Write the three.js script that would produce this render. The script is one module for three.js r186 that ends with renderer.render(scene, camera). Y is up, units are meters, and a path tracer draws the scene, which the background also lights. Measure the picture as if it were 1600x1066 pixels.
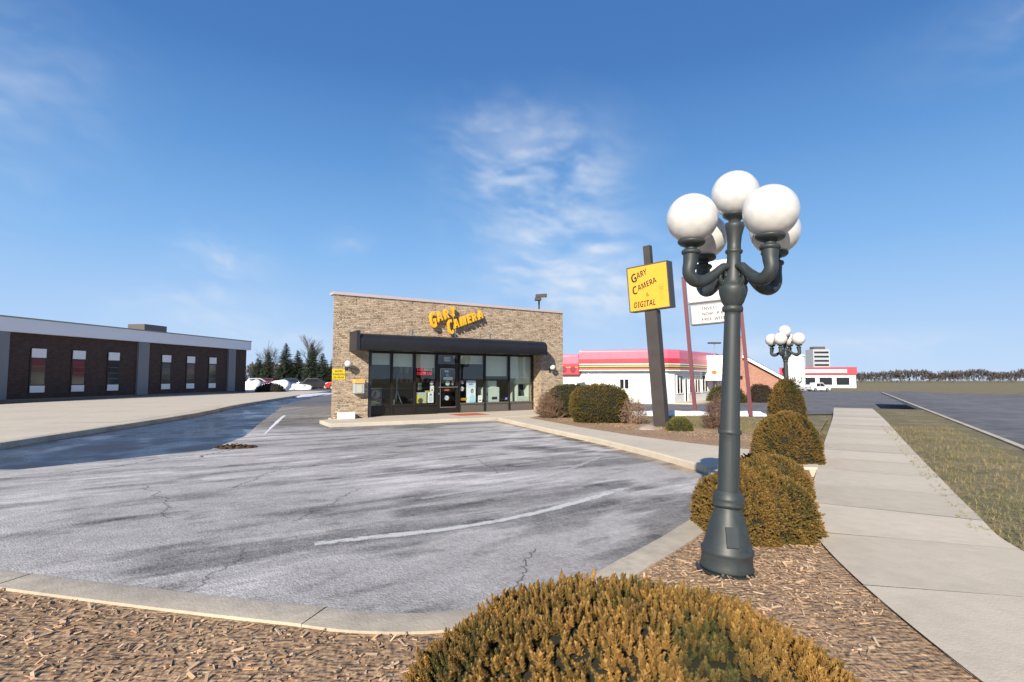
import * as THREE from 'three';
import { mergeGeometries, mergeVertices, toCreasedNormals } from 'three/addons/utils/BufferGeometryUtils.js';
import { RoundedBoxGeometry } from 'three/addons/geometries/RoundedBoxGeometry.js';
import { TextGeometry } from 'three/addons/geometries/TextGeometry.js';
import { FontLoader } from 'three/addons/loaders/FontLoader.js';

// ------------------------------------------------------------------ camera, sky, sun, exposure
const scene = new THREE.Scene();
const EXPOSURE = 1.5;
const renderer = new THREE.WebGLRenderer({ antialias: true });
renderer.toneMapping = THREE.LinearToneMapping;
renderer.toneMappingExposure = EXPOSURE;
renderer.shadowMap.enabled = true;
const camera = new THREE.PerspectiveCamera(64.17, 1024 / 682, 0.05, 3000);
camera.position.set(0, 1.6, 0);
camera.rotation.set(THREE.MathUtils.degToRad(3.836), 0, 0);

const SUN_EL = THREE.MathUtils.degToRad(27.5);
const SUN_AZ = [-0.345, 0.939];                                   // where the sun stands: behind and to the left
const sunDir = new THREE.Vector3(SUN_AZ[0] * Math.cos(SUN_EL), Math.sin(SUN_EL), SUN_AZ[1] * Math.cos(SUN_EL)).normalize();
const sun = new THREE.DirectionalLight(new THREE.Color().setRGB(1, 0.9, 0.755), 5);
sun.position.copy(sunDir).multiplyScalar(120).add(new THREE.Vector3(0, 0, -20));
sun.target.position.set(0, 0, -20);
sun.castShadow = true;
sun.shadow.mapSize.set(4096, 4096);
Object.assign(sun.shadow.camera, { left: -60, right: 60, top: 60, bottom: -60, near: 1, far: 320 });
sun.shadow.radius = 1;
scene.add(sun, sun.target);

// ------------------------------------------------------------------ noise and random helpers
function rng(seed) { let a = seed >>> 0; return () => { a = (a + 0x6d2b79f5) | 0; let t = Math.imul(a ^ (a >>> 15), 1 | a); t = (t + Math.imul(t ^ (t >>> 7), 61 | t)) ^ t; return ((t ^ (t >>> 14)) >>> 0) / 4294967296; }; }
const LAT = new Float32Array(65536); { const r = rng(77); for (let i = 0; i < 65536; i++) LAT[i] = r(); }
function vn(x, y) {                                               // smooth value noise 0..1
  const xi = Math.floor(x), yi = Math.floor(y); let fx = x - xi, fy = y - yi;
  fx = fx * fx * (3 - 2 * fx); fy = fy * fy * (3 - 2 * fy);
  const a = xi & 255, b = (xi + 1) & 255, c = (yi & 255) << 8, d = ((yi + 1) & 255) << 8;
  const t = LAT[a + c], u = LAT[b + c], v = LAT[a + d], w = LAT[b + d];
  return t + (u - t) * fx + (v - t + (t - u - v + w) * fx) * fy;
}
function fbm(x, y, o = 4) { let s = 0, a = 0.5, n = 0; for (let i = 0; i < o; i++) { s += a * vn(x, y); n += a; a *= 0.5; x = x * 2.03 + 17.3; y = y * 2.03 + 5.7; } return s / n; }
const clamp = (x, a = 0, b = 1) => Math.min(b, Math.max(a, x));
const ss = (a, b, x) => { const t = clamp((x - a) / (b - a)); return t * t * (3 - 2 * t); };
const lerp = (a, b, t) => a + (b - a) * t;
const enc = (x) => 255 * (x <= 0.0031308 ? 12.92 * x : 1.055 * Math.pow(clamp(x), 1 / 2.4) - 0.055);

// the sky: clear winter blue, pale at the horizon, thin cirrus
{
  const W = 2048, Hh = 1024, data = new Float32Array(W * Hh * 4);
  const stops = [[0, [0.56, 0.73, 0.96]], [0.1, [0.42, 0.635, 0.94]], [0.22, [0.245, 0.49, 0.87]], [0.36, [0.135, 0.335, 0.70]], [0.5, [0.075, 0.215, 0.535]], [0.75, [0.05, 0.16, 0.44]], [1, [0.042, 0.14, 0.40]]];
  const wisps = [];                                              // azimuth, elevation (rad), half sizes, strength
  wisps.push([-0.02, 0.42, 0.1, 0.05, 0.4], [0.05, 0.36, 0.13, 0.085, 0.7], [0.09, 0.26, 0.11, 0.09, 0.8], [0.13, 0.18, 0.16, 0.06, 0.8], [0.24, 0.13, 0.13, 0.04, 0.6], [-0.30, 0.235, 0.04, 0.02, 0.4], [-0.50, 0.19, 0.06, 0.04, 0.6], [-0.52, 0.11, 0.1, 0.035, 0.5], [0.47, 0.05, 0.2, 0.022, 0.6], [-0.4, 0.06, 0.16, 0.02, 0.4]);
  const r = rng(5); for (let i = 0; i < 34; i++) { const a = 0.75 + r() * 4.8; wisps.push([a, 0.08 + r() * 0.5, 0.06 + r() * 0.16, 0.03 + r() * 0.07, 0.35 + r() * 0.4]); }
  for (let j = 0; j < Hh; j++) {
    const el = ((j + 0.5) / Hh - 0.5) * Math.PI, s = Math.max(0, Math.sin(el));
    let k = 0; while (k < stops.length - 2 && s > stops[k + 1][0]) k++;
    const t = clamp((s - stops[k][0]) / (stops[k + 1][0] - stops[k][0]));
    const base = [0, 1, 2].map((c) => lerp(stops[k][1][c], stops[k + 1][1][c], t));
    for (let i = 0; i < W; i++) {
      const ph = ((i + 0.5) / W - 0.5) * 2 * Math.PI;           // direction x = cos, z = sin
      const x = Math.cos(ph) * Math.cos(el), z = Math.sin(ph) * Math.cos(el);
      const az = Math.atan2(x, -z);
      let env = 0;
      if (el > 0) for (const w of wisps) { let da = az - w[0]; da -= 2 * Math.PI * Math.round(da / (2 * Math.PI)); const q = (da / w[2]) ** 2 + ((el - w[1]) / w[3]) ** 2; if (q < 6) env += w[4] * Math.exp(-q); }
      let c = 0;
      if (env > 0.01) {
        const wx = fbm(az * 7 + 40, el * 7, 3) - 0.5, wy = fbm(az * 7 + 90, el * 7 + 30, 3) - 0.5;
        const n = fbm((az + wx * 0.07) * 20 + 100, (el + wy * 0.07 + 0.12 * az) * 58 + 60, 6), f = fbm(az * 60 - el * 30 + 200, el * 190 + az * 40, 4), soft = fbm(az * 8 + 11, el * 16 + 5, 3);
        c = clamp(env * 1.15) * clamp(0.4 * ss(0.25, 0.7, soft) + 0.8 * ss(0.26, 0.92, n) * (0.5 + 0.6 * f));
      }
      const g = Math.max(0, x * sunDir.x + Math.sin(el) * sunDir.y + z * sunDir.z), glow = 0.35 * g ** 8;
      const o = (j * W + i) * 4, cl = [0.80, 0.86, 0.95];
      for (let q = 0; q < 3; q++) { const b = base[q] + glow * [0.8, 0.8, 0.75][q]; data[o + q] = (b + (cl[q] - b) * c * 0.8) / EXPOSURE; }
      data[o + 3] = 1;
    }
  }
  const tex = new THREE.DataTexture(data, W, Hh, THREE.RGBAFormat, THREE.FloatType);
  tex.mapping = THREE.EquirectangularReflectionMapping; tex.magFilter = THREE.LinearFilter; tex.needsUpdate = true;
  scene.background = tex; scene.environment = tex;
}

// ------------------------------------------------------------------ object helpers
const used = new Map();
function numbered(n) { const k = used.get(n) ?? 0; used.set(n, k + 1); return k ? n + '_' + String(k).padStart(3, '0') : n; }
function shade(o) { o.castShadow = true; o.receiveShadow = true; return o; }
function tag(o, label, category, group, kind) { if (label) o.userData.label = label; if (category) o.userData.category = category; if (group) o.userData.group = group; if (kind) o.userData.kind = kind; return o; }
function thing(name, label, category, p = [0, 0, 0], turn = 0, group) { const o = new THREE.Group(); o.name = numbered(name); o.position.set(...p); o.rotation.y = turn; scene.add(o); return tag(o, label, category, group); }
function clean(g) { let q = g.index ? g.toNonIndexed() : g; for (const k of Object.keys(q.attributes)) if (!['position', 'normal', 'uv'].includes(k)) q.deleteAttribute(k); if (!q.attributes.normal) q.computeVertexNormals(); if (!q.attributes.uv) q.setAttribute('uv', new THREE.BufferAttribute(new Float32Array(q.attributes.position.count * 2), 2)); q.morphAttributes = {}; return q; }
function join(gs) { gs = [gs].flat(Infinity); return gs.length === 1 ? gs[0] : mergeGeometries(gs.map(clean)); }
function part(name, gs, mat, parent = scene) { const m = shade(new THREE.Mesh(join(gs), mat)); m.name = parent === scene ? numbered(name) : name; parent.add(m); return m; }
function solo(name, gs, mat, label, category, group) { return tag(part(name, gs, mat), label, category, group); }
function struct(name, gs, mat) { return tag(part(name, gs, mat), null, null, null, 'structure'); }
function copyOf(o, label) { const c = o.clone(); c.name = numbered(o.name.replace(/_\d+$/, '')); scene.add(c); c.userData = { ...o.userData }; if (label) c.userData.label = label; return c; }

function mUV(g) {                                                // uv in metres from position, by the face's main direction
  g = g.index ? g.toNonIndexed() : g; g.computeVertexNormals();
  const p = g.attributes.position, n = g.attributes.normal, uv = new Float32Array(p.count * 2);
  for (let i = 0; i < p.count; i++) {
    const a = Math.abs(n.getX(i)), b = Math.abs(n.getY(i)), c = Math.abs(n.getZ(i));
    if (b > a && b > c) { uv[2 * i] = p.getX(i); uv[2 * i + 1] = p.getZ(i); } else if (a > c) { uv[2 * i] = p.getZ(i); uv[2 * i + 1] = p.getY(i); } else { uv[2 * i] = p.getX(i); uv[2 * i + 1] = p.getY(i); }
  }
  g.setAttribute('uv', new THREE.BufferAttribute(uv, 2)); return g;
}
function box(x0, x1, y0, y1, z0, z1) { const g = new THREE.BoxGeometry(x1 - x0, y1 - y0, z1 - z0); g.translate((x0 + x1) / 2, (y0 + y1) / 2, (z0 + z1) / 2); return mUV(g); }
function rbox(w, h, d, x, y, z, r = 0.01, s = 2) { const g = new RoundedBoxGeometry(w, h, d, s, r); g.translate(x, y, z); return g; }
function cyl(r0, r1, h, x, y, z, n = 16) { const g = new THREE.CylinderGeometry(r1, r0, h, n); g.translate(x, y + h / 2, z); return g; }
function bar(a, b, r, n = 6) { const A = new THREE.Vector3(...a), B = new THREE.Vector3(...b), g = new THREE.CylinderGeometry(r, r, A.distanceTo(B), n); g.applyQuaternion(new THREE.Quaternion().setFromUnitVectors(new THREE.Vector3(0, 1, 0), B.clone().sub(A).normalize())); g.translate((a[0] + b[0]) / 2, (a[1] + b[1]) / 2, (a[2] + b[2]) / 2); return g; }
function lathe(pts, n = 32) { return new THREE.LatheGeometry(pts.map((p) => new THREE.Vector2(p[0], p[1])), n); }
function sweep(pts, radii, n = 10, seg = 24) {                    // tube whose radius changes along it
  const c = new THREE.CatmullRomCurve3(pts.map((p) => new THREE.Vector3(...p))), g = new THREE.TubeGeometry(c, seg, 1, n, false), P = g.attributes.position;
  const rc = new THREE.CatmullRomCurve3(radii.map((r, i) => new THREE.Vector3(r, i / (radii.length - 1), 0))), v = new THREE.Vector3();
  for (let i = 0; i <= seg; i++) { const m = c.getPointAt(i / seg), u = i / seg * (radii.length - 1), k = Math.min(radii.length - 2, Math.floor(u)), r = lerp(radii[k], radii[k + 1], u - k); for (let j = 0; j <= n; j++) { const q = i * (n + 1) + j; v.fromBufferAttribute(P, q).sub(m).multiplyScalar(r).add(m); P.setXYZ(q, v.x, v.y, v.z); } }
  g.computeVertexNormals(); return g;
}
function slab(pts, y0, y1, bevel = 0) {                           // plan polygon [x, z] raised from y0 to y1
  const s = new THREE.Shape(pts.map((p) => new THREE.Vector2(p[0], -p[1])));
  const g = new THREE.ExtrudeGeometry(s, { depth: y1 - y0 - (bevel ? bevel : 0), bevelEnabled: !!bevel, bevelSize: bevel, bevelThickness: bevel, bevelOffset: -bevel, bevelSegments: 2 });
  g.rotateX(-Math.PI / 2); g.translate(0, y0, 0); return mUV(g);
}
// the ground falls a little towards the shop on the next lot
const gy = (x, z) => -1.2 * ss(22, 44, -z) * ss(0.5, 7, x);
function patch(q, n, m, dy) {                                     // a sheet over four plan corners, lying on the ground
  const P = [], U = [], I = [];
  for (let j = 0; j <= m; j++) for (let i = 0; i <= n; i++) { const u = i / n, v = j / m, x = lerp(lerp(q[0][0], q[1][0], u), lerp(q[3][0], q[2][0], u), v), z = lerp(lerp(q[0][1], q[1][1], u), lerp(q[3][1], q[2][1], u), v); P.push(x, gy(x, z) + dy, z); U.push(x, z); }
  for (let j = 0; j < m; j++) for (let i = 0; i < n; i++) { const a = j * (n + 1) + i, b = a + 1, c = a + n + 1, d = c + 1; I.push(a, b, d, a, d, c); }
  const g = new THREE.BufferGeometry(); g.setAttribute('position', new THREE.Float32BufferAttribute(P, 3)); g.setAttribute('uv', new THREE.Float32BufferAttribute(U, 2)); g.setIndex(I); g.computeVertexNormals();
  if (g.attributes.normal.getY(0) < 0) { for (let k = 0; k < I.length; k += 3) [I[k], I[k + 1]] = [I[k + 1], I[k]]; g.setIndex(I); g.computeVertexNormals(); }
  return g;
}
function flat(pts, y) { const g = new THREE.ShapeGeometry(new THREE.Shape(pts.map((p) => new THREE.Vector2(p[0], -p[1])))); g.rotateX(-Math.PI / 2); g.translate(0, y, 0); return mUV(g); }
function ribbon(line, w, y, yb = y, both = false) {              // strip along a plan line, to its left by w
  const P = [], U = [], I = [], n = line.length, off = []; let len = 0;
  for (let i = 0; i < n; i++) { const a = line[Math.max(0, i - 1)], b = line[Math.min(n - 1, i + 1)], l = Math.hypot(b[0] - a[0], b[1] - a[1]); off.push([(b[1] - a[1]) / l, -(b[0] - a[0]) / l]); }
  for (let i = 0; i < n; i++) { if (i) len += Math.hypot(line[i][0] - line[i - 1][0], line[i][1] - line[i - 1][1]); const s = both ? w / 2 : 0, e = both ? w / 2 : w; P.push(line[i][0] - off[i][0] * s, y, line[i][1] - off[i][1] * s, line[i][0] + off[i][0] * e, yb, line[i][1] + off[i][1] * e); U.push(len, 0, len, w); }
  for (let i = 0; i < n - 1; i++) I.push(2 * i, 2 * i + 2, 2 * i + 1, 2 * i + 1, 2 * i + 2, 2 * i + 3);
  const g = new THREE.BufferGeometry(); g.setAttribute('position', new THREE.Float32BufferAttribute(P, 3)); g.setAttribute('uv', new THREE.Float32BufferAttribute(U, 2)); g.setIndex(I); g.computeVertexNormals();
  if (g.attributes.normal.getY(0) < 0) { for (let k = 0; k < I.length; k += 3) [I[k], I[k + 1]] = [I[k + 1], I[k]]; g.setIndex(I); g.computeVertexNormals(); }
  return g;
}
function smoothLine(pts, n) { return new THREE.CatmullRomCurve3(pts.map((p) => new THREE.Vector3(p[0], 0, p[1]))).getSpacedPoints(n).map((p) => [p.x, p.z]); }
function kerb(name, line, w, h, mat, label) {                     // raised strip with a face on both sides and rounded arris
  const inner = [], n = line.length;
  const off = line.map((p, i) => { const a = line[Math.max(0, i - 1)], b = line[Math.min(n - 1, i + 1)], l = Math.hypot(b[0] - a[0], b[1] - a[1]); return [(b[1] - a[1]) / l, -(b[0] - a[0]) / l]; });
  const prof = [[0, -0.05], [0.012, h - 0.03], [0.03, h - 0.006], [0.05, h], [w, h], [w, -0.05]], P = [], U = [], I = [];
  let len = 0;
  for (let i = 0; i < n; i++) { if (i) len += Math.hypot(line[i][0] - line[i - 1][0], line[i][1] - line[i - 1][1]); prof.forEach(([d, y], k) => { P.push(line[i][0] + off[i][0] * d, y, line[i][1] + off[i][1] * d); U.push(len, d + y); }); }
  for (let i = 0; i < n - 1; i++) for (let k = 0; k < 5; k++) { const a = i * 6 + k, b = a + 1, c = a + 6, d = c + 1; I.push(a, c, b, b, c, d); }
  let g = new THREE.BufferGeometry(); g.setAttribute('position', new THREE.Float32BufferAttribute(P, 3)); g.setAttribute('uv', new THREE.Float32BufferAttribute(U, 2)); g.setIndex(I); g = toCreasedNormals(g, 0.6);
  return struct(name, g, mat);
}

// ------------------------------------------------------------------ textures
function texture(W, H, f, srgb = true) {                          // f(u, v) returns linear colour or grey
  const d = new Uint8Array(W * H * 4);
  for (let j = 0; j < H; j++) for (let i = 0; i < W; i++) { const c = f((i + 0.5) / W, (j + 0.5) / H), o = (j * W + i) * 4; for (let k = 0; k < 3; k++) { const v = c.length ? c[k] : c; d[o + k] = srgb ? enc(v) : 255 * clamp(v); } d[o + 3] = 255; }
  const t = new THREE.DataTexture(d, W, H); t.wrapS = t.wrapT = THREE.RepeatWrapping; t.magFilter = THREE.LinearFilter; t.minFilter = THREE.LinearMipmapLinearFilter; t.generateMipmaps = true; if (srgb) t.colorSpace = THREE.SRGBColorSpace; t.needsUpdate = true; return t;
}
function rep(t, m, mv = m) { t.repeat.set(1 / m, 1 / mv); return t; }
const tile = (u, v, k, o) => { const x = u * k, y = v * k; const w = (a, b) => fbm(x + a * k, y + b * k, o); const su = u, sv = v; return w(0, 0) * (1 - su) * (1 - sv) + w(-1, 0) * su * (1 - sv) + w(0, -1) * (1 - su) * sv + w(-1, -1) * su * sv; };
function canvasTex(w, h, draw) { const c = document.createElement('canvas'); c.width = w; c.height = h; draw(c.getContext('2d'), w, h); const t = new THREE.CanvasTexture(c); t.colorSpace = THREE.SRGBColorSpace; return t; }
const std = (o) => new THREE.MeshStandardMaterial(o), phy = (o) => new THREE.MeshPhysicalMaterial(o);
const lin = (r, g, b) => new THREE.Color().setRGB(r, g, b);

// buff rustic brick: thin courses, dark flecks, proud and recessed bricks
const BR = { w: 0.2133, h: 0.0667, nx: 15, ny: 48 };               // 3.2 m square
function brickAt(u, v, tones, seed) {
  const y = v * BR.ny, row = Math.floor(y), x = u * BR.nx + (row % 2 ? 0.5 : 0), col = Math.floor(x) % BR.nx, fx = x - Math.floor(x), fy = y - row;
  const h = LAT[(col * 37 + row * 101 + seed) & 65535], h2 = LAT[(col * 91 + row * 53 + seed * 3 + 999) & 65535];
  const mx = 0.01 / BR.w, my = 0.01 / BR.h, edge = Math.min(fx / mx, (1 - fx) / mx, fy / my, (1 - fy) / my);
  return { m: clamp(edge), h, h2, fx, fy };
}
const brickMap = rep(texture(1536, 1536, (u, v) => {
  const b = brickAt(u, v, 0, 11), n = vn(u * 420, v * 900), n2 = vn(u * 150 + 40, v * 300);
  const tone = b.h < 0.3 ? [0.40, 0.295, 0.20] : b.h < 0.75 ? [0.47, 0.355, 0.245] : [0.53, 0.42, 0.30];
  const fl = fbm(u * 110, v * 210, 2), rough = b.h2 > 0.55 ? 0.1 : 0, dark = ss(0.60 - rough, 0.72 - rough, fl) * (0.35 + 0.45 * b.h2);
  const k = (0.86 + 0.2 * n + 0.12 * n2) * (1 - dark); const mo = [0.37, 0.315, 0.25];
  return tone.map((c, i) => lerp(mo[i] * (0.85 + 0.2 * n), c * k, b.m));
}), 3.2);
const brickBump = rep(texture(1536, 1536, (u, v) => { const b = brickAt(u, v, 0, 11); return b.m * (0.3 + 0.45 * (b.h2 > 0.75 ? 1 : b.h2 * 0.6)) + 0.3 * fbm(u * 110, v * 210, 2); }, false), 3.2);
const M = {};
M.brick = std({ map: brickMap, bumpMap: brickBump, bumpScale: 0.03, roughness: 0.95 });
M.darkBrick = std({ map: rep(texture(768, 768, (u, v) => { const b = brickAt(u, v, 0, 4), n = vn(u * 300, v * 600); return [0.06, 0.034, 0.026].map((c, i) => lerp([0.075, 0.06, 0.055][i], c * (0.55 + 0.6 * b.h + 0.3 * n), b.m)); }), 3.2), roughness: 0.95 });
M.redBrick = std({ map: rep(texture(512, 512, (u, v) => { const b = brickAt(u, v, 0, 9), n = vn(u * 300, v * 600); return [0.33, 0.15, 0.1].map((c, i) => lerp([0.4, 0.33, 0.27][i], c * (0.7 + 0.5 * b.h + 0.2 * n), b.m)); }), 3.2), roughness: 0.95 });

// asphalt of the lot: worn grey, streaked along the parking lines, cracks, tyre-dark and salt-white areas (one picture for the whole lot)
const UX = 0.831, UZ = -0.556;                                     // direction of the shop front
const LOT = { x0: -14, z0: -24, s: 22 };
const cracks = [];
{
  const r = rng(31);
  const wander = (x, z, dx, dz, n, w) => { const p = [[x, z]]; for (let i = 0; i < n; i++) { const a = (r() - 0.5) * 1.1, c = Math.cos(a), s = Math.sin(a); x += (dx * c - dz * s) * 0.32; z += (dx * s + dz * c) * 0.32; p.push([x, z]); } cracks.push([p, w]); };
  wander(-3.9, -9.9, 0.75, -0.66, 7, 0.016); wander(-3.9, -9.9, 0.1, 0.99, 6, 0.012); wander(-3.9, -9.9, -0.98, -0.2, 5, 0.008);
  wander(-1.0, -11.3, 0.6, 0.8, 7, 0.012); wander(-6.6, -11.4, -0.5, 0.86, 8, 0.03); wander(-6.2, -13.2, 0.25, 0.97, 7, 0.03); wander(-2.2, -8.0, -0.3, 0.95, 6, 0.008);
  wander(-4.5, -15, 0.8, -0.55, 9, 0.008); wander(0.2, -5.2, 0.2, 1, 4, 0.006); wander(-2.5, -5.2, 0.1, 1, 4, 0.006); wander(1, -12, -0.8, 0.5, 8, 0.007); wander(-5.4, -8.2, 0.7, 0.7, 8, 0.007);
}
const N = 2048, crackMap = new Float32Array(N * N);
for (const [p, w] of cracks) for (let i = 0; i < p.length - 1; i++) for (let t = 0; t < 1; t += 0.01) {
  const x = lerp(p[i][0], p[i + 1][0], t) + (vn(p[i][0] * 9 + t * 9, 3) - 0.5) * 0.06, z = lerp(p[i][1], p[i + 1][1], t) + (vn(p[i][1] * 9 + t * 9, 8) - 0.5) * 0.06, px = (x - LOT.x0) / LOT.s * N, pz = (z - LOT.z0) / LOT.s * N, R = Math.max(0.7, w * (0.6 + 0.8 * vn(x * 7, z * 7)) / LOT.s * N * 0.7);
  for (let b = -Math.ceil(R) - 1; b <= R + 1; b++) for (let a = -Math.ceil(R) - 1; a <= R + 1; a++) { const X = Math.round(px + a), Z = Math.round(pz + b); if (X < 0 || Z < 0 || X >= N || Z >= N) continue; const d = Math.hypot(X - px, Z - pz); crackMap[Z * N + X] = Math.max(crackMap[Z * N + X], clamp(1.2 - d / R)); }
}
const segD = (x, z, a, b) => { const dx = b[0] - a[0], dz = b[1] - a[1], t = clamp(((x - a[0]) * dx + (z - a[1]) * dz) / (dx * dx + dz * dz)); return Math.hypot(x - a[0] - t * dx, z - a[1] - t * dz); };
const oily = [[[-2.9, -4.9], [1.9, -7.3], 0.55], [[-1.2, -6.6], [1.6, -8.3], 0.4], [[0.2, -12.6], [2.4, -11.6], 0.6], [[-1.9, -9.4], [2.2, -10.6], 0.5], [[-5.6, -16.6], [-0.8, -19.6], 0.5], [[2.2, -12.4], [-0.2, -19.6], 0.35], [[-2.6, -12.8], [0.6, -14.6], 0.35], [[1.0, -4.9], [2.6, -7.6], 0.35]];
const lotMap = texture(N, N, (u, v) => {
  const x = LOT.x0 + u * LOT.s, z = LOT.z0 + v * LOT.s, s = x * UX + z * UZ, t = -x * UZ + z * UX;
  const st = fbm(s * 0.55, t * 2.6, 5), st2 = fbm(s * 1.4 + 60, t * 7 + 20, 4), big = fbm(x * 0.28 + 7, z * 0.28 + 3, 4), g = vn(x * 52, z * 52), g2 = vn(x * 24 + 9, z * 24);
  let a = 0.36 + 0.2 * (big - 0.5) - 0.15 * ss(0.5, 0.76, st) + 0.15 * ss(0.5, 0.72, st2) * ss(0.4, 0.65, big) + 0.05 * (g2 - 0.5);
  let dk = 0; for (const [p, q, w] of oily) dk = Math.max(dk, ss(1, 0.1, segD(x, z, p, q) / w + (st - 0.5) * 1.8 + (st2 - 0.5) * 1.2));
  a *= 1 - 0.5 * dk;
  a *= 1 - 0.5 * ss(0.2, 1.4, Math.min(-5.2 - x, -16.9 - z) + (st2 - 0.5) * 1.6);
  a += 0.12 * (fbm(x * 4 + 3, z * 4, 5) - 0.5) - 0.09 * ss(0.6, 0.78, fbm(s * 1.6 + 9, t * 3.4 + 50, 5)) + 0.05 * (fbm(s * 3.2, t * 16 + 8, 3) - 0.5);
  a += 0.1 * (g - 0.5) + 0.09 * (vn(x * 88 + 5, z * 88 + 2) - 0.5) + (vn(x * 31 + 3, z * 31) > 0.84 ? 0.035 : 0);
  a = lerp(a, 0.028, crackMap[Math.min(N - 1, Math.floor(v * N)) * N + Math.min(N - 1, Math.floor(u * N))] * 0.93);
  // old gutter line of grit by the walk
  const edge = segD(x, z, [-0.5, -20.2], [2.3, -12.8]), e2 = segD(x, z, [2.3, -12.8], [3.2, -9.3]), gr = ss(0.5, 0.05, Math.min(edge, e2) + (st2 - 0.5) * 0.5);
  a = Math.max(0.022, a);
  return [a * lerp(1.04, 1.05, gr), a * lerp(1, 0.83, gr), a * lerp(0.965, 0.58, gr)];
});
lotMap.wrapS = lotMap.wrapT = THREE.ClampToEdgeWrapping; lotMap.repeat.set(1 / LOT.s, 1 / LOT.s); lotMap.offset.set(-LOT.x0 / LOT.s, -LOT.z0 / LOT.s);
const grainBump = rep(texture(512, 512, (u, v) => 0.6 * vn(u * 128, v * 128) + 0.4 * vn(u * 256, v * 256), false), 1.6);
M.lot = std({ map: lotMap, bumpMap: grainBump, bumpScale: 0.006, roughness: 0.92 });
const asphaltMap = rep(texture(1024, 1024, (u, v) => { const b = tile(u, v, 6, 4), m = tile(u, v, 26, 3), g = vn(u * 1024 % 256, v * 1024 % 256); const a = 0.13 + 0.13 * (b - 0.5) + 0.12 * (m - 0.5) + 0.05 * (g - 0.5); return [a, a, a * 1.03]; }), 9);
M.asphalt = std({ map: asphaltMap, bumpMap: grainBump, bumpScale: 0.005, roughness: 0.9 });
// wet, icy drive: dark water film with pale frozen tracks
M.wet = phy({ map: rep(texture(1024, 1024, (u, v) => { const b = tile(u, v, 5, 4), s = tile(u, v, 14, 4), k = ss(0.52, 0.7, 0.5 * b + 0.5 * s); return [lerp(0.035, 0.2, k), lerp(0.042, 0.23, k), lerp(0.062, 0.29, k)]; }), 11, 17), roughnessMap: rep(texture(512, 512, (u, v) => 0.22 + 0.6 * ss(0.35, 0.7, tile(u, v, 9, 4)), false), 8), roughness: 0.8, specularIntensity: 1 });
M.concrete = std({ map: rep(texture(1024, 1024, (u, v) => { const b = tile(u, v, 5, 5), m = tile(u, v, 40, 3), g = vn(u * 1024 % 256, v * 1024 % 256), k = 0.86 + 0.3 * (b - 0.5) + 0.16 * (m - 0.5) + 0.12 * (g - 0.5); return [0.62 * k, 0.545 * k, 0.43 * k]; }), 4), bumpMap: grainBump, bumpScale: 0.0015, roughness: 0.9 });
M.kerb = std({ map: rep(texture(512, 512, (u, v) => { const b = tile(u, v, 6, 5), m = tile(u, v, 40, 3), k = 0.8 + 0.6 * (b - 0.5) + 0.3 * (m - 0.5); return [0.6 * k, 0.52 * k, 0.4 * k]; }), 2.5), bumpMap: grainBump, bumpScale: 0.002, roughness: 0.95 });
const mulchTex = (c0, c1, c2) => rep(texture(1024, 1024, (u, v) => { const a = fbm(u * 150, v * 70, 3), b = fbm(u * 80 + 30, v * 190, 3), big = tile(u, v, 4, 4), k = 0.5 * a + 0.5 * b, c = k < 0.42 ? c0 : k < 0.62 ? c1 : c2; return c.map((x) => x * (0.7 + 0.6 * big)); }), 1.8);
M.mulch = std({ map: mulchTex([0.15, 0.09, 0.048], [0.33, 0.21, 0.12], [0.47, 0.33, 0.2]), bumpMap: rep(texture(512, 512, (u, v) => 0.5 * vn(u * 75, v * 30) + 0.5 * vn(u * 35 + 30, v * 95), false), 1.8), bumpScale: 0.02, roughness: 1 });
M.grass = std({ map: rep(texture(1024, 1024, (u, v) => { const b = tile(u, v, 6, 4), m = vn(u * 250, v * 110), k = 0.7 + 0.5 * (b - 0.5) + 0.5 * (m - 0.5); const t = ss(0.4, 0.62, tile(u, v, 11, 3)); return [lerp(0.31, 0.22, t) * k, lerp(0.245, 0.195, t) * k, lerp(0.13, 0.085, t) * k]; }), 5), bumpMap: grainBump, bumpScale: 0.02, roughness: 1 });
M.snow = phy({ map: rep(texture(256, 256, (u, v) => { const k = 0.8 + 0.16 * (tile(u, v, 7, 4) - 0.5); return [0.84 * k, 0.86 * k, 0.9 * k]; }), 2.5), roughness: 0.9 });
M.black = std({ color: lin(0.012, 0.012, 0.014), roughness: 0.55 });
M.bronze = std({ color: lin(0.022, 0.018, 0.016), roughness: 0.4, metalness: 0.3 });
M.kick = std({ color: lin(0.13, 0.115, 0.1), roughness: 0.38, metalness: 0.25 });
M.vinyl = phy({ map: rep(texture(512, 512, (u, v) => { const k = 0.75 + 0.6 * (tile(u, v, 7, 4) - 0.35); return [0.016 * k, 0.0165 * k, 0.021 * k]; }), 2.4), roughness: 0.42, bumpMap: rep(texture(256, 256, (u, v) => tile(u, v, 6, 3), false), 1.3), bumpScale: 0.012 });
M.white = std({ color: lin(0.78, 0.78, 0.76), roughness: 0.6 });
M.alu = std({ color: lin(0.5, 0.5, 0.5), roughness: 0.35, metalness: 0.8 });
M.glass = phy({ color: lin(0.93, 0.96, 0.95), transmission: 1, thickness: 0, roughness: 0.01, ior: 1.5 });
M.blind = std({ map: rep(texture(256, 256, (u, v) => { const k = 0.93 + 0.08 * vn(u * 3, v * 80) + 0.05 * vn(u * 90, 4); return [0.66 * k, 0.68 * k, 0.6 * k]; }), 1.1), roughness: 0.85 });
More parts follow.
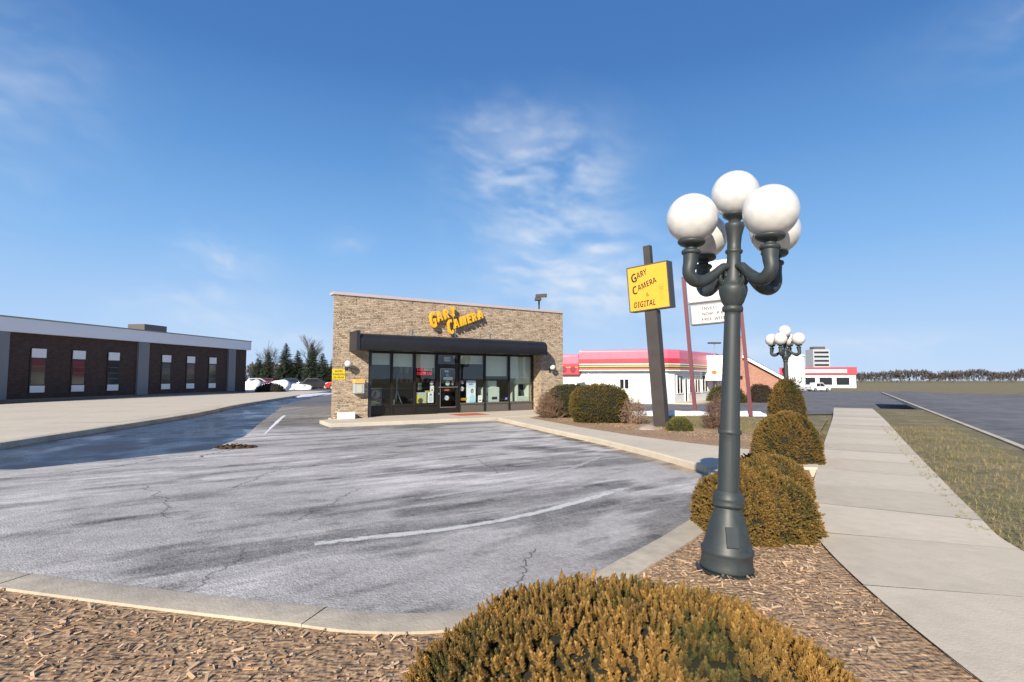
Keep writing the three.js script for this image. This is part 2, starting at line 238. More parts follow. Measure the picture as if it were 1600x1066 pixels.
M.globe = phy({ map: rep(texture(256, 256, (u, v) => { const k = 0.9 + 0.2 * (fbm(u * 20, v * 14, 4) - 0.5) - 0.12 * ss(0.3, 0.0, v) * fbm(u * 30, v * 10, 3); return [0.74 * k, 0.73 * k, 0.70 * k]; }), 1), roughness: 0.3, transmission: 0.1, thickness: 0, clearcoat: 0.35, clearcoatRoughness: 0.2 });
M.lamp = phy({ map: rep(texture(512, 512, (u, v) => { const k = 0.8 + 0.8 * (tile(u, v, 9, 4) - 0.5), w = vn(u * 200, v * 60) > 0.93 ? 0.03 : 0; return [0.036 * k + w, 0.046 * k + w, 0.049 * k + w]; }), 0.6), roughness: 0.55, clearcoat: 0.15, clearcoatRoughness: 0.4 });
M.post = std({ map: rep(texture(256, 256, (u, v) => { const k = 0.85 + 0.5 * (tile(u, v, 6, 4) - 0.5); return [0.058 * k, 0.05 * k, 0.046 * k]; }), 1.5), roughness: 0.6 });
M.maroon = std({ color: lin(0.125, 0.028, 0.042), roughness: 0.5 });
M.bark = std({ color: lin(0.13, 0.1, 0.085), roughness: 1 });
M.twig = std({ color: lin(0.23, 0.145, 0.09), roughness: 1 });
M.stone = std({ map: rep(texture(256, 256, (u, v) => { const k = 0.8 + 0.7 * (tile(u, v, 6, 5) - 0.5); return [0.36 * k, 0.31 * k, 0.26 * k]; }), 0.8), roughness: 0.95 });
M.redRoof = phy({ map: rep(texture(512, 512, (u, v) => { const k = 0.85 + 0.4 * (tile(u, v, 6, 4) - 0.5); return [0.62 * k, 0.035 * k, 0.06 * k]; }), 3), roughness: 0.4, clearcoat: 0.5, clearcoatRoughness: 0.3 });
M.pinkRoof = phy({ map: rep(texture(512, 512, (u, v) => { const k = 0.9 + 0.35 * (tile(u, v, 6, 4) - 0.5); return [0.72 * k, 0.155 * k, 0.23 * k]; }), 3), roughness: 0.45, clearcoat: 0.3, clearcoatRoughness: 0.3 });
M.tyre = std({ color: lin(0.015, 0.015, 0.015), roughness: 0.9 });
M.carGlass = phy({ color: lin(0.02, 0.025, 0.03), roughness: 0.08 });

const SLAB = [1, 0.9, 1.04, 0.95].map((k) => { const m = M.concrete.clone(); m.color.setRGB(k, k, k * 0.99); return m; });
// ------------------------------------------------------------------ ground
{
  struct('ground', [patch([[-400, -500], [500, -500], [500, 300], [-400, 300]], 180, 180, -0.03)], M.grass);
}
const KERB = smoothLine([[-16, -8.0], [-8, -5.55], [-4, -4.4], [-1.39, -3.75], [-0.6, -3.62], [0.25, -3.95], [0.95, -4.75], [1.55, -5.5], [2.25, -6.5], [2.85, -7.75], [3.22, -9.12]], 60);
const WALK_L = [[3.25, -9.2], [2.85, -10.9], [2.25, -12.87], [1.0, -16.1], [-0.5, -20.2]];
struct('parking_lot', flat([...KERB.map((p) => [p[0] + 0.0, p[1]]), ...WALK_L, [-1.2, -21], [-6.4, -19.6], [-8.2, -30], [-12.6, -30], [-9.2, -20.2], [-7.3, -15], [-6.7, -12.2], [-8.6, -9.6], [-16, -9.4]], 0.0), M.lot);
struct('wet_driveway', patch([[-30, -8.6], [-5.0, -8.6], [-8.4, -60], [-20.6, -60]], 6, 12, -0.006), M.wet);
struct('back_parking_lot', patch([[-60, -58], [14, -58], [14, -112], [-60, -112]], 6, 6, -0.012), M.asphalt);
struct('back_driveway', patch([[-13, -29.6], [-6, -29.6], [-2, -60], [-19, -60]], 4, 6, -0.004), M.asphalt);
struct('next_lot', patch([[4.4, -21.9], [60, -36], [80, -110], [4, -110]], 40, 40, 0.004), M.asphalt);
// strip with kerb along the office building, left
{
  const edge = smoothLine([[-9.5, 0], [-11.4, -11], [-13.2, -22.9], [-14.8, -29], [-17.9, -46], [-20, -60]], 24);
  struct('office_walk', slab([...edge.map((p) => [p[0] - 0.15, p[1]]), [-30, -60], [-26, 0]], -0.03, 0.125), M.concrete);
  kerb('office_kerb', edge.map((p) => [p[0] + 0.15, p[1]]), 0.3, 0.14, M.kerb);
  const n = 20, P = smoothLine([[-12.6, -18], [-13.4, -22.9], [-15, -29]], n);
  struct('walk_snow', ribbon(P.map((p) => [p[0] - 0.3, p[1]]), 2.2, 0.132, 0.13), M.concrete);
}
// shop apron and the walk to the street
const SA = [-6.44, -19.5], TH = THREE.MathUtils.degToRad(33.78);
const sx = (x, o) => [SA[0] + Math.cos(TH) * x + Math.sin(TH) * o, SA[1] - Math.sin(TH) * x + Math.cos(TH) * o];
struct('shop_apron', slab([sx(-0.45, 0.2), sx(-0.55, 1.9), sx(1.9, 2.15), sx(5.4, 2.35), sx(11.5, 2.1), sx(11.5, -0.75), sx(0.1, -0.75), sx(0.0, 0.0)], -0.03, 0.118, 0.02), M.concrete);
struct('shop_walk', slab([...WALK_L, [0.6, -20.2], [1.0, -19.2], [2.0, -16.5], [3.05, -14.1], [4.0, -12.5], [4.84, -11.4], [6.05, -10.8], [5.03, -9.06]], -0.03, 0.124, 0.025), M.concrete);
{
  const K = smoothLine([...KERB].reverse(), 400), g = new THREE.Group(); g.name = 'lot_kerb'; tag(g, null, null, null, 'structure'); scene.add(g);
  for (let i = 0, n = 0; i < 400; i += 44, n++) { const seg = K.slice(i, Math.min(401, i + 45)); if (seg.length < 4) break; const c = (a, b) => [lerp(a[0], b[0], 0.07), lerp(a[1], b[1], 0.07)]; seg[0] = c(seg[0], seg[1]); seg[seg.length - 1] = c(seg.at(-1), seg.at(-2)); const k = kerb('kerb_length', seg, 0.3, 0.1, M.kerb); k.name = 'kerb_length'; delete k.userData.kind; k.position.y = (LAT[n * 77] - 0.5) * 0.012; g.add(k); }
}
{
  const L = [[2.3, 3], [2.2, 0], [2.35, -3], [3.0, -5.6], [3.75, -6.95], [5.1, -9.2], [7.1, -12.5], [12, -20.5], [16, -27.2]];
  const D = smoothLine(L, 40);
  const walk = new THREE.Group(); walk.name = 'sidewalk'; tag(walk, null, null, null, 'structure'); scene.add(walk);
  const F = smoothLine(L, 240); struct('sidewalk_bed', ribbon(D, -1.6, 0.094), M.kerb);
  for (let i = 0; i + 10 <= 240; i += 10) { const seg = F.slice(i, i + 11), cut = (a, b) => [lerp(a[0], b[0], 0.035), lerp(a[1], b[1], 0.035)]; seg[0] = cut(seg[0], seg[1]); seg[10] = cut(seg[10], seg[9]); const k = part('concrete_slab', ribbon(seg, -1.6, 0.106), SLAB[(i / 10 * 7) % 4], walk); k.position.y = (LAT[i * 5] - 0.5) * 0.004; }
  struct('grass_verge', ribbon(D.map((p) => [p[0] + 1.4, p[1]]), -2.4, 0.075), M.grass);
  const R = [[6.2, 4], [6.3, -3], [7.8, -6.5], [11.5, -12.5], [20, -26.5], [38, -56]];
  struct('street', ribbon(smoothLine(R, 40), -13, 0.03), M.asphalt);
  kerb('street_kerb', smoothLine(R, 40).map((p) => [p[0] + 0.05, p[1]]), 0.18, 0.11, M.kerb);
  struct('street_behind', patch([[-60, 14], [60, 14], [60, 5], [-60, 5]], 4, 2, 0.006), M.asphalt);
}
// planting beds: bark mulch
struct('mulch_bed', flat([...KERB.map((p, i) => { const a = KERB[Math.max(0, i - 1)], b = KERB[Math.min(60, i + 1)], l = Math.hypot(b[0] - a[0], b[1] - a[1]); return [p[0] - (b[1] - a[1]) / l * 0.27, p[1] + (b[0] - a[0]) / l * 0.27]; }).map((p) => [p[0], p[1]]), [4.9, -9.1], [3.9, -7], [3.1, -5.6], [2.5, -3], [2.3, 0], [2.3, 3], [-16, 3]].map((p) => p), 0.085), M.mulch);
struct('mulch_bed', flat([[0.6, -20.3], [1.0, -19.1], [2.0, -16.4], [3.05, -14.0], [4.0, -12.4], [4.84, -11.3], [5.75, -10.3], [7.9, -14.2], [6.0, -15.6], [4.9, -17.5], [4.2, -20.4], [3.4, -24.6], [2.2, -24.8]], 0.1), M.mulch);
struct('grass_strip', flat([[7.9, -14.2], [6.0, -15.6], [4.9, -17.5], [4.2, -20.4], [4.0, -21.8], [9.4, -21.6], [12.1, -20.9]], 0.088), M.grass);
// chips of bark that lie loose on the beds
{
  const g = new THREE.BoxGeometry(0.036, 0.006, 0.011), r = rng(12), n = 11000, im = new THREE.InstancedMesh(g, std({ roughness: 1 }), n), m = new THREE.Matrix4(), q = new THREE.Quaternion(), e = new THREE.Euler(), c = new THREE.Color();
  for (let i = 0; i < n; i++) {
    let x, z; if (i < 8600) { const k = r(), p = KERB[Math.floor(lerp(16, 59, k))]; const i0 = Math.floor(lerp(16, 59, k)), b2 = KERB[i0 + 1], l = Math.hypot(b2[0] - p[0], b2[1] - p[1]), w = 0.34 + r() * 1.5, t = r(); x = lerp(p[0], b2[0], t) - (b2[1] - p[1]) / l * w; z = lerp(p[1], b2[1], t) + (b2[0] - p[0]) / l * w; } else { const k = r(); x = lerp(1.4, 6, k) + r() * 1.2; z = lerp(-19.3, -11.3, k) - r() * 1.6; }
    if (x > 2.5 && z > -9) { const lim = 3.1 + (-z - 5.6) * 0.55; if (x > lim) x = lim - r(); }
    e.set((r() - 0.5) * 1.1, r() * 6.3, (r() - 0.5) * 0.9); m.compose(new THREE.Vector3(x, (i < 8600 ? 0.088 : 0.103) + r() * 0.008, z), q.setFromEuler(e), new THREE.Vector3(0.25 + 1.9 * r() ** 2.2, 1, 0.4 + 1.3 * r() ** 1.5)); im.setMatrixAt(i, m);
    const k = 0.3 + r() * 0.95, w = r(); im.setColorAt(i, c.setRGB(0.43 * k, lerp(0.27, 0.33, w) * k, lerp(0.15, 0.24, w) * k));
  }
  im.name = 'mulch_chips'; shade(im); scene.add(im); tag(im, 'loose tan bark chips scattered over the planting beds', 'mulch', null, 'stuff');
}
// short dormant grass on the verge and the strip
{
  const g = sprigGeo(9, 1, 21, 0.035, 0.8), r = rng(91), n = 9000, im = new THREE.InstancedMesh(g, std({ roughness: 1, side: THREE.DoubleSide }), n), m = new THREE.Matrix4(), q = new THREE.Quaternion(), c = new THREE.Color();
  for (let i = 0; i < n; i++) {
    let x, z, y; if (i < 5500) { const t = r() ** 1.6; z = 1 - 18 * t; const e = z > -5.6 ? 3.95 + (-z) * 0.1 : 4.55 + (-z - 5.6) * 0.6; x = e + r() * 2.1; y = 0.07; } else { z = -14.6 - r() * 6.8; x = 6.4 + (-z - 15) * 0.05 + (r() - 0.35) * 3.2; if (x < 6.0 - (-z - 15.6) * 0.35) x += 1; y = 0.085; }
    q.setFromEuler(new THREE.Euler((r() - 0.5) * 0.5, r() * 6.3, (r() - 0.5) * 0.5)); const k = 0.045 + 0.05 * r(); m.compose(new THREE.Vector3(x, y, z), q, new THREE.Vector3(k, k * 0.9, k)); im.setMatrixAt(i, m); const f = 0.7 + 0.6 * r(), w = r(); im.setColorAt(i, c.setRGB(lerp(0.36, 0.2, w) * f, lerp(0.28, 0.19, w) * f, lerp(0.14, 0.07, w) * f));
  }
  im.name = 'grass_tufts'; shade(im); scene.add(im); tag(im, 'short dormant straw-coloured grass on the verge and around the bed', 'grass', null, 'stuff');
}
// worn painted lines
{
  const wear = texture(1024, 64, (u, v) => { const e = Math.min(v, 1 - v) * 2, n = fbm(u * 60, v * 5, 4), n2 = fbm(u * 9 + 40, v * 2 + 9, 3), g = vn(u * 500, v * 30); return ss(0.34, 0.62, 0.42 * n + 0.36 * n2 + 0.2 * g + 0.34 * Math.min(1, e * 1.5) - 0.17) * 0.85; }, false);
  const paint = (fade, k) => { const t = wear.clone(); t.repeat.set(0.22, 1 / k); t.needsUpdate = true; return std({ color: lin(0.62, 0.62, 0.6), roughness: 0.85, alphaMap: t, transparent: true, opacity: fade }); };
  const lines = [[[[-1.9, -5.35], [-0.4, -6.02], [0.6, -6.85], [1.6, -7.95]], 0.17, 1], [[[-1.2, -7.3], [0.4, -8.7], [1.75, -11.0]], 0.15, 0.55], [[[-3.2, -13.1], [-2.5, -13.4], [0.4, -14.85]], 0.13, 0.75], [[[-4.6, -14.8], [-1.6, -16.6], [0.3, -17.9]], 0.11, 0.5], [[[-1.9, -9.6], [0.3, -10.8], [1.7, -12.1]], 0.11, 0.35]];
  for (const [l, w, f] of lines) struct('parking_line', ribbon(smoothLine(l, 16), w, 0.006, 0.006, true), paint(f, w));
}
// doormat
{
  const [x, z] = sx(5.25, 0.62);
  const t = canvasTex(128, 128, (c) => { c.fillStyle = '#b4532f'; c.fillRect(0, 0, 128, 128); const r = rng(3); for (let i = 0; i < 2600; i++) { c.fillStyle = `rgba(${130 + r() * 90},${60 + r() * 50},${30 + r() * 40},.5)`; c.fillRect(r() * 128, r() * 128, 3, 1.5); } c.strokeStyle = '#7d7f80'; c.lineWidth = 5; c.strokeRect(2, 2, 124, 124); });
  const m = thing('door_mat', 'faded orange rubber-edged mat lying in front of the shop door', 'mat', [x, 0.118, z], TH);
  const g = new THREE.BoxGeometry(1.35, 0.016, 1.0); g.translate(0, 0.008, 0); part('mat', g, std({ map: t, roughness: 1 }), m);
}

// ------------------------------------------------------------------ the camera shop
const font = await new FontLoader().loadAsync('fonts/droid/droid_sans_bold.typeface.json');
const shop = thing('camera_shop', 'one-storey buff brick shop with a black awning and a glazed front', 'shop', [SA[0], 0, SA[1]], TH);
// in its own frame: x along the front to the right, z out of the front, y up; the sides run back at a slant
const SK = (() => { const d = [-0.262, -0.965]; return [d[0] * Math.cos(TH) - d[1] * Math.sin(TH), d[0] * Math.sin(TH) + d[1] * Math.cos(TH)]; })();
const back = (x, d) => [x + SK[0] / -SK[1] * d, -d];
const W0 = 10.61, DEP = 12;
part('front_wall', [slab([[0, 0], [1.33, 0], [1.33, -0.9], back(0, 0.9)], 0.1, 2.7), slab([[9.3, 0], [W0, 0], back(W0, 0.9), [9.3, -0.9]], 0.1, 2.7), slab([[0, 0], [W0, 0], back(W0, 0.9), back(0, 0.9)], 2.7, 4.6)], M.brick, shop);
part('side_wall', slab([back(0, 0.9), [back(0, 0.9)[0] + 0.3, -0.9], [back(0, DEP)[0] + 0.3, -DEP], back(0, DEP)], 0, 4.6), M.brick, shop);
part('side_wall', slab([[back(W0, 0.9)[0] - 0.3, -0.9], back(W0, 0.9), back(W0, DEP), [back(W0, DEP)[0] - 0.3, -DEP]], 0, 4.6), M.brick, shop);
part('back_wall', slab([back(0, DEP), back(W0, DEP), back(W0, DEP + 0.3), back(0, DEP + 0.3)], 0, 4.6), M.brick, shop);
part('roof', slab([back(0.31, 0.91), back(W0 - 0.31, 0.91), back(W0 - 0.31, DEP), back(0.31, DEP)], 4.1, 4.3), M.kick, shop);
const ins = (x0, x1, d0, d1) => [back(x0, d0), back(x1, d0), back(x1, d1), back(x0, d1)];
part('interior_floor', slab(ins(0.31, W0 - 0.31, 0.6, DEP), 0.05, 0.13), std({ color: lin(0.09, 0.085, 0.08), roughness: 0.9 }), shop);
part('ceiling', slab(ins(0.31, W0 - 0.31, 0.92, DEP), 2.9, 3.0), std({ color: lin(0.4, 0.4, 0.37), roughness: 0.9 }), shop);
part('interior_wall', slab(ins(0.31, W0 - 0.31, 6.2, 6.35), 0.13, 2.9), std({ color: lin(0.2, 0.19, 0.17), roughness: 0.9 }), shop);
part('coping', [box(-0.03, W0 + 0.03, 4.6, 4.69, -0.42, 0.045), box(-0.02, W0 + 0.02, 4.69, 4.705, -0.40, 0.03)], std({ color: lin(0.55, 0.46, 0.45), roughness: 0.5, metalness: 0.2 }), shop);
part('soffit', box(1.33, 9.3, 2.62, 2.69, -0.55, -0.004), M.black, shop);
part('corner_post', box(1.33, 1.47, 0.1, 2.62, -0.62, -0.05), std({ color: lin(0.035, 0.037, 0.045), roughness: 0.4, metalness: 0.3 }), shop);
{ // awning: half-round black vinyl over a frame
  const s = new THREE.Shape(); s.moveTo(0.004, 2.62); s.lineTo(0.004, 3.2); s.lineTo(0.42, 3.2); s.bezierCurveTo(0.7, 3.19, 0.8, 3.07, 0.8, 2.92); s.lineTo(0.8, 2.63); s.lineTo(0.78, 2.6); s.lineTo(0.02, 2.6);
  const g = new THREE.ExtrudeGeometry(s, { depth: 8.3, bevelEnabled: true, bevelSize: 0.03, bevelThickness: 0.05, bevelSegments: 3, bevelOffset: -0.03, curveSegments: 14 });
  g.rotateY(-Math.PI / 2); g.scale(-1, 1, 1); const ix = g.index; g.translate(0.75, 0, 0);
  const q = g.toNonIndexed ? (g.index ? g.toNonIndexed() : g) : g; const P = q.attributes.position; for (let i = 0; i < P.count; i += 3) { const a = [P.getX(i), P.getY(i), P.getZ(i)], b = [P.getX(i + 1), P.getY(i + 1), P.getZ(i + 1)]; P.setXYZ(i, ...b); P.setXYZ(i + 1, ...a); }
  const cg = toCreasedNormals(mUV(q), 0.7);
  const aw = part('awning', cg, M.vinyl, shop);
  part('awning_end_plate', box(0.6, 0.72, 2.56, 3.26, 0.004, 0.84), std({ color: lin(0.02, 0.021, 0.028), roughness: 0.4 }), aw);
  for (const x of [3.0, 4.9, 6.55]) part('bracket', [box(x, x + 0.05, 3.205, 3.5, 0.004, 0.035), box(x, x + 0.05, 3.205, 3.24, 0.035, 0.3)], M.alu, shop);
  for (const x of [2.1, 3.8, 5.5, 7.2]) part('awning_seam', box(x, x + 0.018, 2.66, 2.9, 0.8, 0.806), M.black, aw);
}
const Z = -0.6, MX = [1.47, 2.47, 3.43, 4.41, 5.45, 6.71, 7.98, 9.3];
part('header', [box(1.47, 9.3, 2.55, 2.62, Z - 0.06, Z + 0.05)], M.bronze, shop);
const BL = [2.1, 2.03, 1.99, null, 2.18, 1.66, 1.57];
for (let i = 0; i < 7; i++) {
  const a = MX[i], b = MX[i + 1];
  part('mullion', box(b - 0.035, b + 0.035, 0.12, 2.55, Z - 0.07, Z + 0.06), M.bronze, shop);
  const x0 = a + 0.035, x1 = b - 0.035;
  if (i === 3) {
    const tr = part('transom_window', [box(x0, x1, 2.1, 2.15, Z - 0.05, Z + 0.05)], M.bronze, shop);
    part('pane', box(x0, x1, 2.15, 2.55, Z - 0.004, Z + 0.004), M.glass, tr);
    const d = part('door', [box(x0 + 0.01, x0 + 0.12, 0.14, 2.09, Z - 0.03, Z + 0.03), box(x1 - 0.12, x1 - 0.01, 0.14, 2.09, Z - 0.03, Z + 0.03), box(x0 + 0.12, x1 - 0.12, 0.14, 0.36, Z - 0.03, Z + 0.03), box(x0 + 0.12, x1 - 0.12, 1.97, 2.09, Z - 0.03, Z + 0.03)], M.bronze, shop);
    part('pane', box(x0 + 0.12, x1 - 0.12, 0.36, 1.97, Z - 0.004, Z + 0.004), M.glass, d);
    part('pane_bead', [box(x0 + 0.12, x0 + 0.14, 0.36, 1.97, Z + 0.006, Z + 0.03), box(x0 + 0.14, x1 - 0.12, 0.36, 0.385, Z + 0.006, Z + 0.03), box(x0 + 0.14, x1 - 0.2, 1.945, 1.97, Z + 0.006, Z + 0.03)], M.alu, d);
    part('push_bar', [bar([x0 + 0.06, 1.2, Z + 0.075], [x1 - 0.06, 1.2, Z + 0.075], 0.016, 8), box(x0 + 0.05, x0 + 0.08, 1.18, 1.22, Z + 0.03, Z + 0.07), box(x1 - 0.08, x1 - 0.05, 1.18, 1.22, Z + 0.03, Z + 0.07)], M.alu, d);
    part('lock', rbox(0.04, 0.06, 0.03, x0 + 0.065, 0.93, Z + 0.04, 0.008), M.alu, d);
    part('threshold', box(x0, x1, 0.12, 0.138, Z - 0.1, Z + 0.12), M.alu, shop);
    continue;
  }
  const w = part('window', [box(x0, x1, 0.47, 0.53, Z - 0.05, Z + 0.055), box(x0, x1, 0.12, 0.17, Z - 0.05, Z + 0.055)], i > 3 ? M.kick : M.bronze, shop);
  part('pane', box(x0, x1, 0.53, 2.55, Z - 0.004, Z + 0.004), M.glass, w);
  part('kick_panel', box(x0, x1, 0.17, 0.47, Z - 0.02, Z + 0.012), i > 3 ? M.kick : M.bronze, w);
  if (BL[i]) { part('roller_blind', box(x0 + 0.03, x1 - 0.03, BL[i] + 0.03, 2.54, Z - 0.1, Z - 0.094), M.blind, w); part('blind_bar', box(x0 + 0.03, x1 - 0.03, BL[i], BL[i] + 0.03, Z - 0.108, Z - 0.086), M.white, w); }
}
// place a thing in the shop's frame
function at(x, y, o) { const [a, b] = sx(x, o); return [a, y, b]; }

// raised letters over the awning
{
  const ws = thing('wall_sign', 'raised golden letters in two slanting rows on the brick above the awning', 'sign', at(0, 0, 0), TH);
  const gold = phy({ color: lin(0.74, 0.40, 0.01), roughness: 0.35, clearcoat: 0.6, clearcoatRoughness: 0.15 }), rim = std({ color: lin(0.2, 0.09, 0.01), roughness: 0.5 });
  const word = (text, x, y, big, small, total, drop) => {
    const tilt = THREE.MathUtils.degToRad(21), made = []; let nat = 0;
    [...text].forEach((ch, i) => { const s = i ? small : big, g = new TextGeometry(ch, { font, size: s, depth: 0.12, curveSegments: 6, bevelEnabled: true, bevelSize: 0.012, bevelThickness: 0.012, bevelSegments: 2 }); g.scale(i ? 0.72 : 0.5, 1, 1); g.computeBoundingBox(); const bb = g.boundingBox; g.translate(-bb.min.x, 0, 0); const w = bb.max.x - bb.min.x; made.push([g, w]); nat += w; });
    const gap = (total - nat) / (text.length - 1); let p = 0;
    made.forEach(([g, w], i) => { g.applyMatrix4(new THREE.Matrix4().set(1, 0.16, 0, 0, 0, 1, 0, 0, 0, 0, 1, 0, 0, 0, 0, 1)); g.translate(p, i ? 0 : -drop, 0); p += w + gap; g.rotateZ(tilt); g.translate(x, y, 0.14); part('letter', clean(g), gold, ws); });
  };
  word('GARY', 3.72, 3.69, 0.58, 0.36, 1.22, 0.16);
  word('CAMERA', 4.5, 3.47, 0.56, 0.34, 1.76, 0.16);
}
// the two globe wall lamps
{
  const l = thing('wall_lamp', 'white globe wall lamp on the brick pier left of the windows, above the yellow notice', 'wall lamp', at(0.5, 2.06, 0), TH, 'globe wall lamps on the shop front');
  const s = new THREE.SphereGeometry(0.125, 28, 20); s.translate(0, 0.03, 0.22); part('globe', s, M.globe, l);
  part('bracket', [cyl(0.06, 0.075, 0.05, 0, -0.13, 0.22, 16), bar([0, -0.12, 0.22], [0, -0.14, 0.02], 0.018, 8), rbox(0.11, 0.14, 0.025, 0, -0.13, 0.015, 0.01)], M.lamp, l);
  const c = copyOf(l, 'white globe wall lamp on the brick pier right of the windows, above the bare bush'); c.position.set(...at(9.83, 2.03, 0));
}
// notices, boxes
function sign(name, label, category, w, h, d, p, turn, draw, edge = M.white, pw = 256) {
  const t = canvasTex(pw, Math.max(32, Math.round(pw * h / w)), draw), o = thing(name, label, category, p, turn);
  const g = new THREE.BoxGeometry(w, h, d); g.translate(0, 0, d / 2); const m = part('panel', g, edge, o);
  const f = new THREE.PlaneGeometry(w - 0.006, h - 0.006); f.translate(0, 0, d + 0.003); part('print', f, std({ map: t, roughness: 0.55 }), m); return o;
}
function words(c, w, h, rows, font0, color) { c.fillStyle = color; c.textAlign = 'center'; c.textBaseline = 'middle'; rows.forEach(([t, y, s, x = 0.5]) => { c.font = font0.replace('#', Math.round(s * h)); c.fillText(t, x * w, y * h); }); }
sign('wall_notice', 'small yellow notice with black lettering on the left corner of the brick front', 'notice', 0.46, 0.38, 0.01, at(0.235, 1.71, 0.004), TH, (c, w, h) => { c.fillStyle = '#d8bd24'; c.fillRect(0, 0, w, h); words(c, w, h, [['MORE', 0.2, 0.26], ['PARKING', 0.5, 0.26], ['IN REAR', 0.8, 0.26]], 'bold #px sans-serif', '#2b2a08'); }, std({ color: lin(0.75, 0.6, 0.02), roughness: 0.6 }));
{
  const b = thing('drop_box', 'pale grey metal drop box with tan top fixed to the left brick pier', 'drop box', at(0.93, 1.02, 0), TH);
  part('body', [rbox(0.36, 0.36, 0.24, 0, 0.18, 0.125, 0.015)], std({ color: lin(0.4, 0.45, 0.46), roughness: 0.45, metalness: 0.2 }), b);
  part('door_panel', [rbox(0.18, 0.28, 0.012, 0.0, 0.17, 0.25, 0.005)], std({ color: lin(0.5, 0.47, 0.36), roughness: 0.5 }), b);
  part('lid', [rbox(0.4, 0.16, 0.27, 0, 0.44, 0.138, 0.02)], std({ color: lin(0.62, 0.4, 0.12), roughness: 0.5 }), b);
  const w = thing('utility_box', 'low white metal box on the apron at the foot of the left brick pier', 'utility box', at(0.48, 0.12, 0.2), TH);
  part('body', rbox(0.56, 0.2, 0.28, 0, 0.1, 0, 0.015), M.white, w); part('lid', rbox(0.59, 0.035, 0.31, 0, 0.216, 0, 0.012), M.white, w);
}
